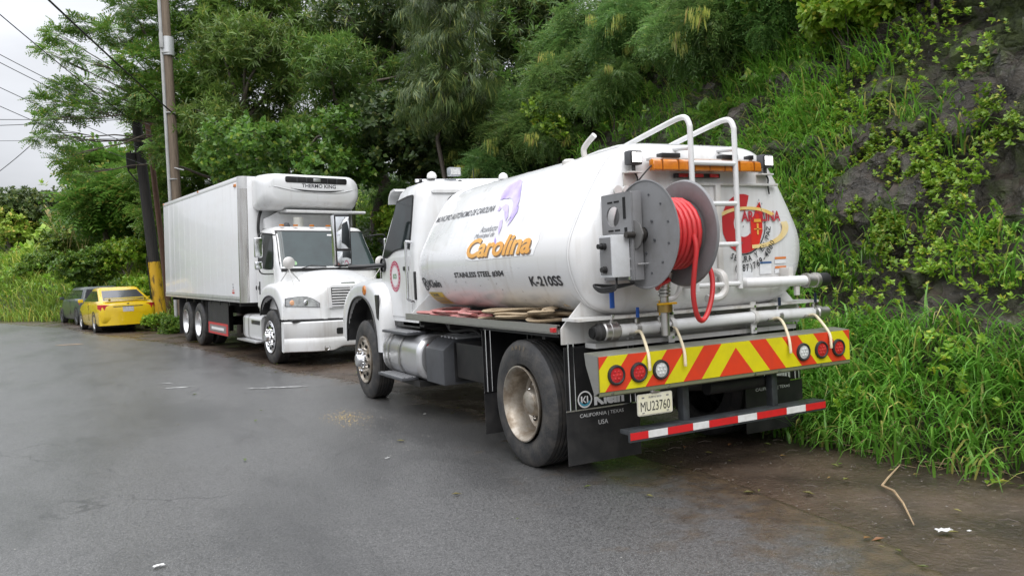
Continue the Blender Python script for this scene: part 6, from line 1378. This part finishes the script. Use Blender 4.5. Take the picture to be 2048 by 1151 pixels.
# --- broad-leaved ground cover
P_, A = [], []
for px, py, n, r_ in [(1630, 300, 90, .26), (1690, 315, 100, .24), (1750, 320, 90, .22), (1800, 335, 70, .2), (1850, 365, 70, .16), (1890, 395, 70, .14), (1925, 430, 50, .12), (1630, 390, 70, .2), (1660, 225, 70, .24), (1600, 240, 80, .35), (1985, 245, 50, .10), (2025, 290, 34, .09), (1990, 320, 20, .07), (1780, 465, 60, .10), (1790, 495, 50, .10), (1880, 485, 24, .06), (1735, 160, 30, .12), (1810, 90, 60, .25), (1680, 50, 90, .5), (1780, 25, 90, .45), (1880, 10, 60, .4), (1990, 490, 30, .12), (1960, 550, 40, .2), (1640, 500, 60, .16), (1610, 450, 60, .16), (1560, 300, 60, .35), (1520, 330, 40, .3), (1480, 300, 40, .4), (1700, 245, 40, .16), (1620, 160, 80, .4), (1900, 560, 20, .1), (1730, 575, 40, .2), (1840, 200, 12, .08), (1760, 230, 30, .14), (1880, 300, 24, .1), (1960, 380, 30, .12), (1720, 440, 24, .1), (1850, 540, 30, .14), (2030, 600, 40, .2), (1680, 400, 30, .12), (1950, 150, 30, .2), (1860, 100, 40, .25)]:
    q = hit(px, py, 5)
    if q is None: continue
    for _ in range(int(n*1.25)):
        x, y = q.x+rg.gauss(0, r_*.45), q.y+rg.gauss(0, r_)
        if hill_d(x, y) > .1: P_.append((x-.07, y, gnd(x, y)+rg.uniform(.02, .16))); A.append((rg.uniform(-1, .1), rg.uniform(-.6, .4), rg.uniform(.1, 1)))
tag(link('ground_cover', scatter('gc', 'round', P_, A, RNG.uniform(.38, .68, len(P_)), L_HERB), None), 'bright yellow-green leafy creepers patching the rock face', kind='stuff')
P_, A = [], []
while len(P_) < 5200:
    y = rg.uniform(-3, 24); d = rg.uniform(2.2, 13); mm = foot_x(y+.5)-foot_x(y-.5); x = foot_x(y)+d*math.sqrt(1+mm*mm)
    if y < 2.2 and d < 4.6: continue
    if noise.noise(Vector((x*.6, y*.6, 3))) < rg.uniform(-.5, .2): continue
    P_.append((x, y, gnd(x, y)+rg.uniform(0, .35))); A.append((rg.uniform(-1, .4), rg.uniform(-.8, .4), rg.uniform(.0, 1)))
tag(link('undergrowth', scatter('ug', 'round', P_, A, RNG.uniform(.9, 2.2, len(P_)), L_BUSH), None), 'dark green undergrowth between the shrubs on the slope', kind='stuff')
P_, A = [], []
for _ in range(3000):
    y = rg.uniform(20, 52); d = rg.uniform(.2, 11); mm = foot_x(y+.5)-foot_x(y-.5); x = foot_x(y)+d*math.sqrt(1+mm*mm)
    if noise.noise(Vector((x*.35, y*.35, 5))) < rg.uniform(-.4, .3): continue
    P_.append((x, y, gnd(x, y)+rg.uniform(0, .7))); A.append((rg.uniform(-1, .4), rg.uniform(-1, .2), rg.uniform(.0, 1)))
tag(link('undergrowth', scatter('ug2', 'round', P_, A, RNG.uniform(1.4, 2.6, len(P_)), L_HERB), None), 'leafy undergrowth on the low bank beyond the parked cars', kind='stuff')

# --- weeds mixed into the roadside grass
P_, A, P2, A2 = [], [], [], []
while len(P_) < 480:
    y = rg.uniform(-6, 6); d = rg.uniform(.0, 1.5); x = foot_x(y)+d
    if noise.noise(Vector((x*1.4, y*1.4, 21))) < rg.uniform(-.1, .5): continue
    P_.append((x-.05, y, gnd(x, y)+rg.uniform(.05, .36))); A.append((rg.uniform(-1, .2), rg.uniform(-.7, .4), rg.uniform(.2, 1)))
tag(link('weeds', scatter('wd', 'round', P_, A, RNG.uniform(.45, .8, len(P_)), L_HERB), None), 'broad-leaved weeds mixed into the roadside grass', kind='stuff')
pts = [(foot_x(y)+rg.uniform(-.05, 1.1), y) for y in [rg.uniform(-5, 4) for _ in range(130)]]
L_DEAD = leafmat('dead_grass', (.22, .16, .07), (.34, .27, .13), (.16, .10, .05), .2, .7)
grass_mass([(x, y, gnd(x, y)) for x, y in pts], 5, .18, .5, .006, L_DEAD, 'dead_grass', 'brown dead blades among the roadside grass', spread=.06)
# --- thicket behind the trees
P_, A = [], []
while len(P_) < 4300:
    y = rg.uniform(6, 34); d = rg.uniform(3.5, 15); mm = foot_x(y+.5)-foot_x(y-.5); x = foot_x(y)+d*math.sqrt(1+mm*mm); h = rg.uniform(0, 3.6)
    if noise.noise(Vector((x*.4, y*.4, h*.5+11))) < rg.uniform(-.35, .15): continue
    P_.append((x, y, gnd(x, y)+h)); A.append((rg.uniform(-1, .3), rg.uniform(-1, .1), rg.uniform(-.2, 1)))
tag(link('thicket', scatter('tk', 'lance', P_, A, RNG.uniform(.8, 1.5, len(P_)), L_MANGO), None), 'tangled green thicket filling the hillside behind the trees', kind='stuff')
P_, A = [], []
for _ in range(2300):
    y = rg.uniform(30, 56); d = rg.uniform(5, 34); mm = foot_x(y+.5)-foot_x(y-.5); x = foot_x(y)+d*min(4, math.sqrt(1+mm*mm))
    P_.append((x, y, gnd(x, y)+rg.uniform(0, 1.2))); A.append((rg.uniform(-1, .4), rg.uniform(-1, .1), rg.uniform(0, 1)))
tag(link('thicket', scatter('tk2', 'round', P_, A, RNG.uniform(3., 5.5, len(P_)), L_FARG), None), 'pale green thicket on the low hill at the far left', kind='stuff')
# ================================================================== small things on the ground
rl = random.Random(77)
def zr(x, y): return gz(x, y)+(.012 if x < edge_x(y) else .004)
pt = [(.97, -1.76), (.62, -1.93), (.43, -2.03), (.38, -2.16), (.20, -2.36), (-.10, -2.65)]
tag(MB().tube([(x, y, gz(x, y)+.022) for x, y in pt], [.004, .007, .008, .008, .007, .004], 6).build('dry_reed', DRY), 'bent pale dry reed stalk lying on the mud behind the tanker', 'stalk')
paper = mat('paper_white', (.58, .58, .57), .7, col2=(.5, .48, .45), amt=.7, scale=20)
def scrap(x, y, s, label, n=7, m_=paper, asp=.5, rz=0., name='paper_scrap'):
    mb = MB(); g = []
    for i in range(n):
        for j in range(5):
            u, v = (i/(n-1)-.5)*s*2, (j/4-.5)*s*2*asp
            k = 1-.35*abs(rl.gauss(0, .6)) if i in (0, n-1) or j in (0, 4) else 1
            a, b_ = u*k*math.cos(rz)-v*k*math.sin(rz), u*k*math.sin(rz)+v*k*math.cos(rz); g.append((x+a, y+b_, zr(x, y)+.006+rl.uniform(0, .35)*s*.4))
    mb.add(g, [(i*5+j, i*5+j+1, (i+1)*5+j+1, (i+1)*5+j) for i in range(n-1) for j in range(4)])
    mb.add([(p[0], p[1], p[2]-.002) for p in g], [(i*5+j, (i+1)*5+j, (i+1)*5+j+1, i*5+j+1) for i in range(n-1) for j in range(4)])
    return tag(mb.build(name, m_, None, 60), label, 'litter', 'litter on the ground')
scrap(-.02, -2.78, .055, 'crumpled white paper scrap on the mud at the lower right', rz=-.4)
scrap(.08, -2.86, .016, 'tiny white paper bit right of the crumpled paper scrap')
scrap(-3.95, -.75, .035, 'small white flattened scrap on the asphalt at the bottom left', rz=.2)
scrap(-1.02, 2.75, .03, 'small white scrap on the asphalt in front of the rear wheel', rz=.8)
scrap(-2.05, .95, .03, 'thin white sliver on the asphalt left of the rear wheel', asp=.2, rz=.3)
def patch(pts, name, label, m_, z=.0125):
    mb = MB(); mb.add([(x, y, gz(x, y)+z) for x, y in pts], [tuple(range(len(pts)))]); return tag(mb.build(name, m_, None, 0), label, kind='structure')
worn = mat('worn_road_paint', (.45, .45, .44), .5, col2=(.12, .12, .12), amt=.95, scale=9, lo=.40, hi=.62)
def blob(cx, cy, a, b_, rz, n=18, j=.25): return [(cx+math.cos(rz)*a*k*math.cos(t_)-math.sin(rz)*b_*k*math.sin(t_), cy+math.sin(rz)*a*k*math.cos(t_)+math.cos(rz)*b_*k*math.sin(t_)) for t_, k in [(2*PI*i/n, 1+rl.uniform(-j, j)) for i in range(n)]]
patch(blob(-3.22, 7.48, .22, .045, -.35), 'road_marking', 'short worn white paint mark on the asphalt in front of the box truck', worn)
patch(blob(-3.35, 8.1, .10, .03, -.3), 'road_marking', 'smaller worn white paint fleck beyond the short paint mark', worn)
patch(blob(-1.95, 6.4, .42, .05, -.45), 'road_marking', 'long pale worn streak on the asphalt near the front wheel of the tanker', worn)
patch(blob(-5.0, 17.9, .35, .10, -.4), 'road_marking', 'faint orange worn mark on the asphalt near the yellow saloon', mat('worn_orange', (.42, .28, .16), .5, col2=(.14, .13, .12), amt=.9, scale=6))
# yellow paint chips, gravel and fallen leaves: too many to count
def chips(name, label, m_, pts, s0, s1, flat=.4):
    mb = MB()
    for x, y in pts:
        s = rl.uniform(s0, s1); z = zr(x, y); a = rl.uniform(0, PI); c_, s_ = math.cos(a)*s, math.sin(a)*s
        mb.add([(x+c_, y+s_, z), (x-s_*.7, y+c_*.7, z), (x-c_, y-s_, z), (x+s_*.7, y-c_*.7, z), (x+rl.uniform(-.3, .3)*s, y+rl.uniform(-.3, .3)*s, z+s*flat)], [(0, 1, 4), (1, 2, 4), (2, 3, 4), (3, 0, 4)])
    return tag(mb.build(name, m_, None, 0), label, kind='stuff')
chips('paint_chips', 'scatter of yellow paint chips on the asphalt left of the fuel tank', mat('chip_yellow', (.55, .36, .08), .6, col2=(.5, .45, .3), amt=.8, scale=8), [(rl.gauss(-1.78, .11), rl.gauss(3.2, .26)) for _ in range(260)], .003, .010)
chips('pale_chips', 'pale grit scattered on the asphalt beside the tanker', mat('chip_pale', (.40, .38, .34), .7), [(rl.gauss(-1.6, .32), rl.gauss(2.7, .7)) for _ in range(220)]+[(rl.uniform(-6, -.5), rl.uniform(-3, 12)) for _ in range(160)], .003, .007)
pts = []
while len(pts) < 2600:
    y = rl.uniform(-6, 26); x = rl.uniform(edge_x(y)-.15, max(edge_x(y)+.6, foot_x(y)+.1)); pts.append((x, y))
chips('gravel', 'loose gravel strewn over the mud shoulder', mat('gravel_grey', (.10, .085, .070), .6, col2=(.20, .18, .16), amt=.9, scale=9), pts, .003, .011, .5)
lm = leafmat('fallen_leaf', (.10, .17, .03), (.22, .18, .06), (.30, .14, .06), .2)
P_ = []
for _ in range(330):
    y = rl.uniform(-5, 24); x = rl.uniform(edge_x(y)-.3, foot_x(y)+.1); P_.append((x, y, zr(x, y)+.012))
for _ in range(14): x, y = rl.uniform(-3.5, -.6), rl.uniform(-3, 7); P_.append((x, y, zr(x, y)+.012))
n = len(P_); T = Leaves(); T.leaf((0, 0, 0), (1, 0, 0), (0, 0, 1), .06, .013, .3, .1); T.done()
az = RNG.uniform(0, 2*PI, n); c_, s_ = np.cos(az), np.sin(az); Rm = np.zeros((n, 3, 3)); Rm[:, 0, 0] = c_; Rm[:, 0, 1] = -s_; Rm[:, 1, 0] = s_; Rm[:, 1, 1] = c_; Rm[:, 2, 2] = 1
V = np.einsum('kij,nj->kni', Rm, T.v)*RNG.uniform(.5, 1.5, n)[:, None, None]+np.array(P_)[:, None, :]; Q = T.q[None]+(np.arange(n)*len(T.v))[:, None, None]
tag(link('fallen_leaves', mesh_from('fallen', V.reshape(-1, 3), Q.reshape(-1, 4), lm), None), 'fallen leaves strewn over the shoulder and asphalt', kind='stuff')
# straw litter at the grass edge
mb = MB()
for _ in range(420):
    y = rl.uniform(-5, 3); x = foot_x(y)+rl.gauss(-.02, .12); a = rl.uniform(0, PI); l_ = rl.uniform(.05, .16); z = gz(x, y)+rl.uniform(.01, .04)
    mb.tube([(x, y, z), (x+l_*math.cos(a), y+l_*math.sin(a), z+rl.uniform(-.01, .02))], .0022, 3)
tag(mb.build('straw', DRY, None, 0), 'dry straw litter along the edge of the roadside grass', kind='stuff')
# a fresh broken sprig on the mud
e = empty('leaf_sprig', (.95, -2.42, gz(.95, -2.42)+.02)); tag(e, 'broken green leafy sprig lying on the mud at the right edge', 'sprig')
T = Leaves()
for k in range(5): T.leaf((.03*k, 0, .01), (1, (-1)**k*.6, .25), (0, 0, 1), .10, .018, .3, .2)
T.done(); link('leaves', mesh_from('sprig', T.v, T.q, L_HERB), None, e); MB().tube([(0, 0, 0), (.2, .01, .01)], .003, 5).build('stem', DRY, e)

mb = MB()
for _ in range(170):
    y = rl.uniform(-5, 12); x = rl.uniform(edge_x(y)-.1, foot_x(y)+.05); a = rl.uniform(0, PI); l_ = rl.uniform(.03, .14); z = gz(x, y)+.012
    mb.tube([(x, y, z), (x+l_*.5*math.cos(a), y+l_*.5*math.sin(a), z+.008), (x+l_*math.cos(a+.3), y+l_*math.sin(a+.3), z)], .003, 4)
tag(mb.build('twigs', BARK, None, 0), 'short dark twigs scattered over the mud shoulder', kind='stuff')
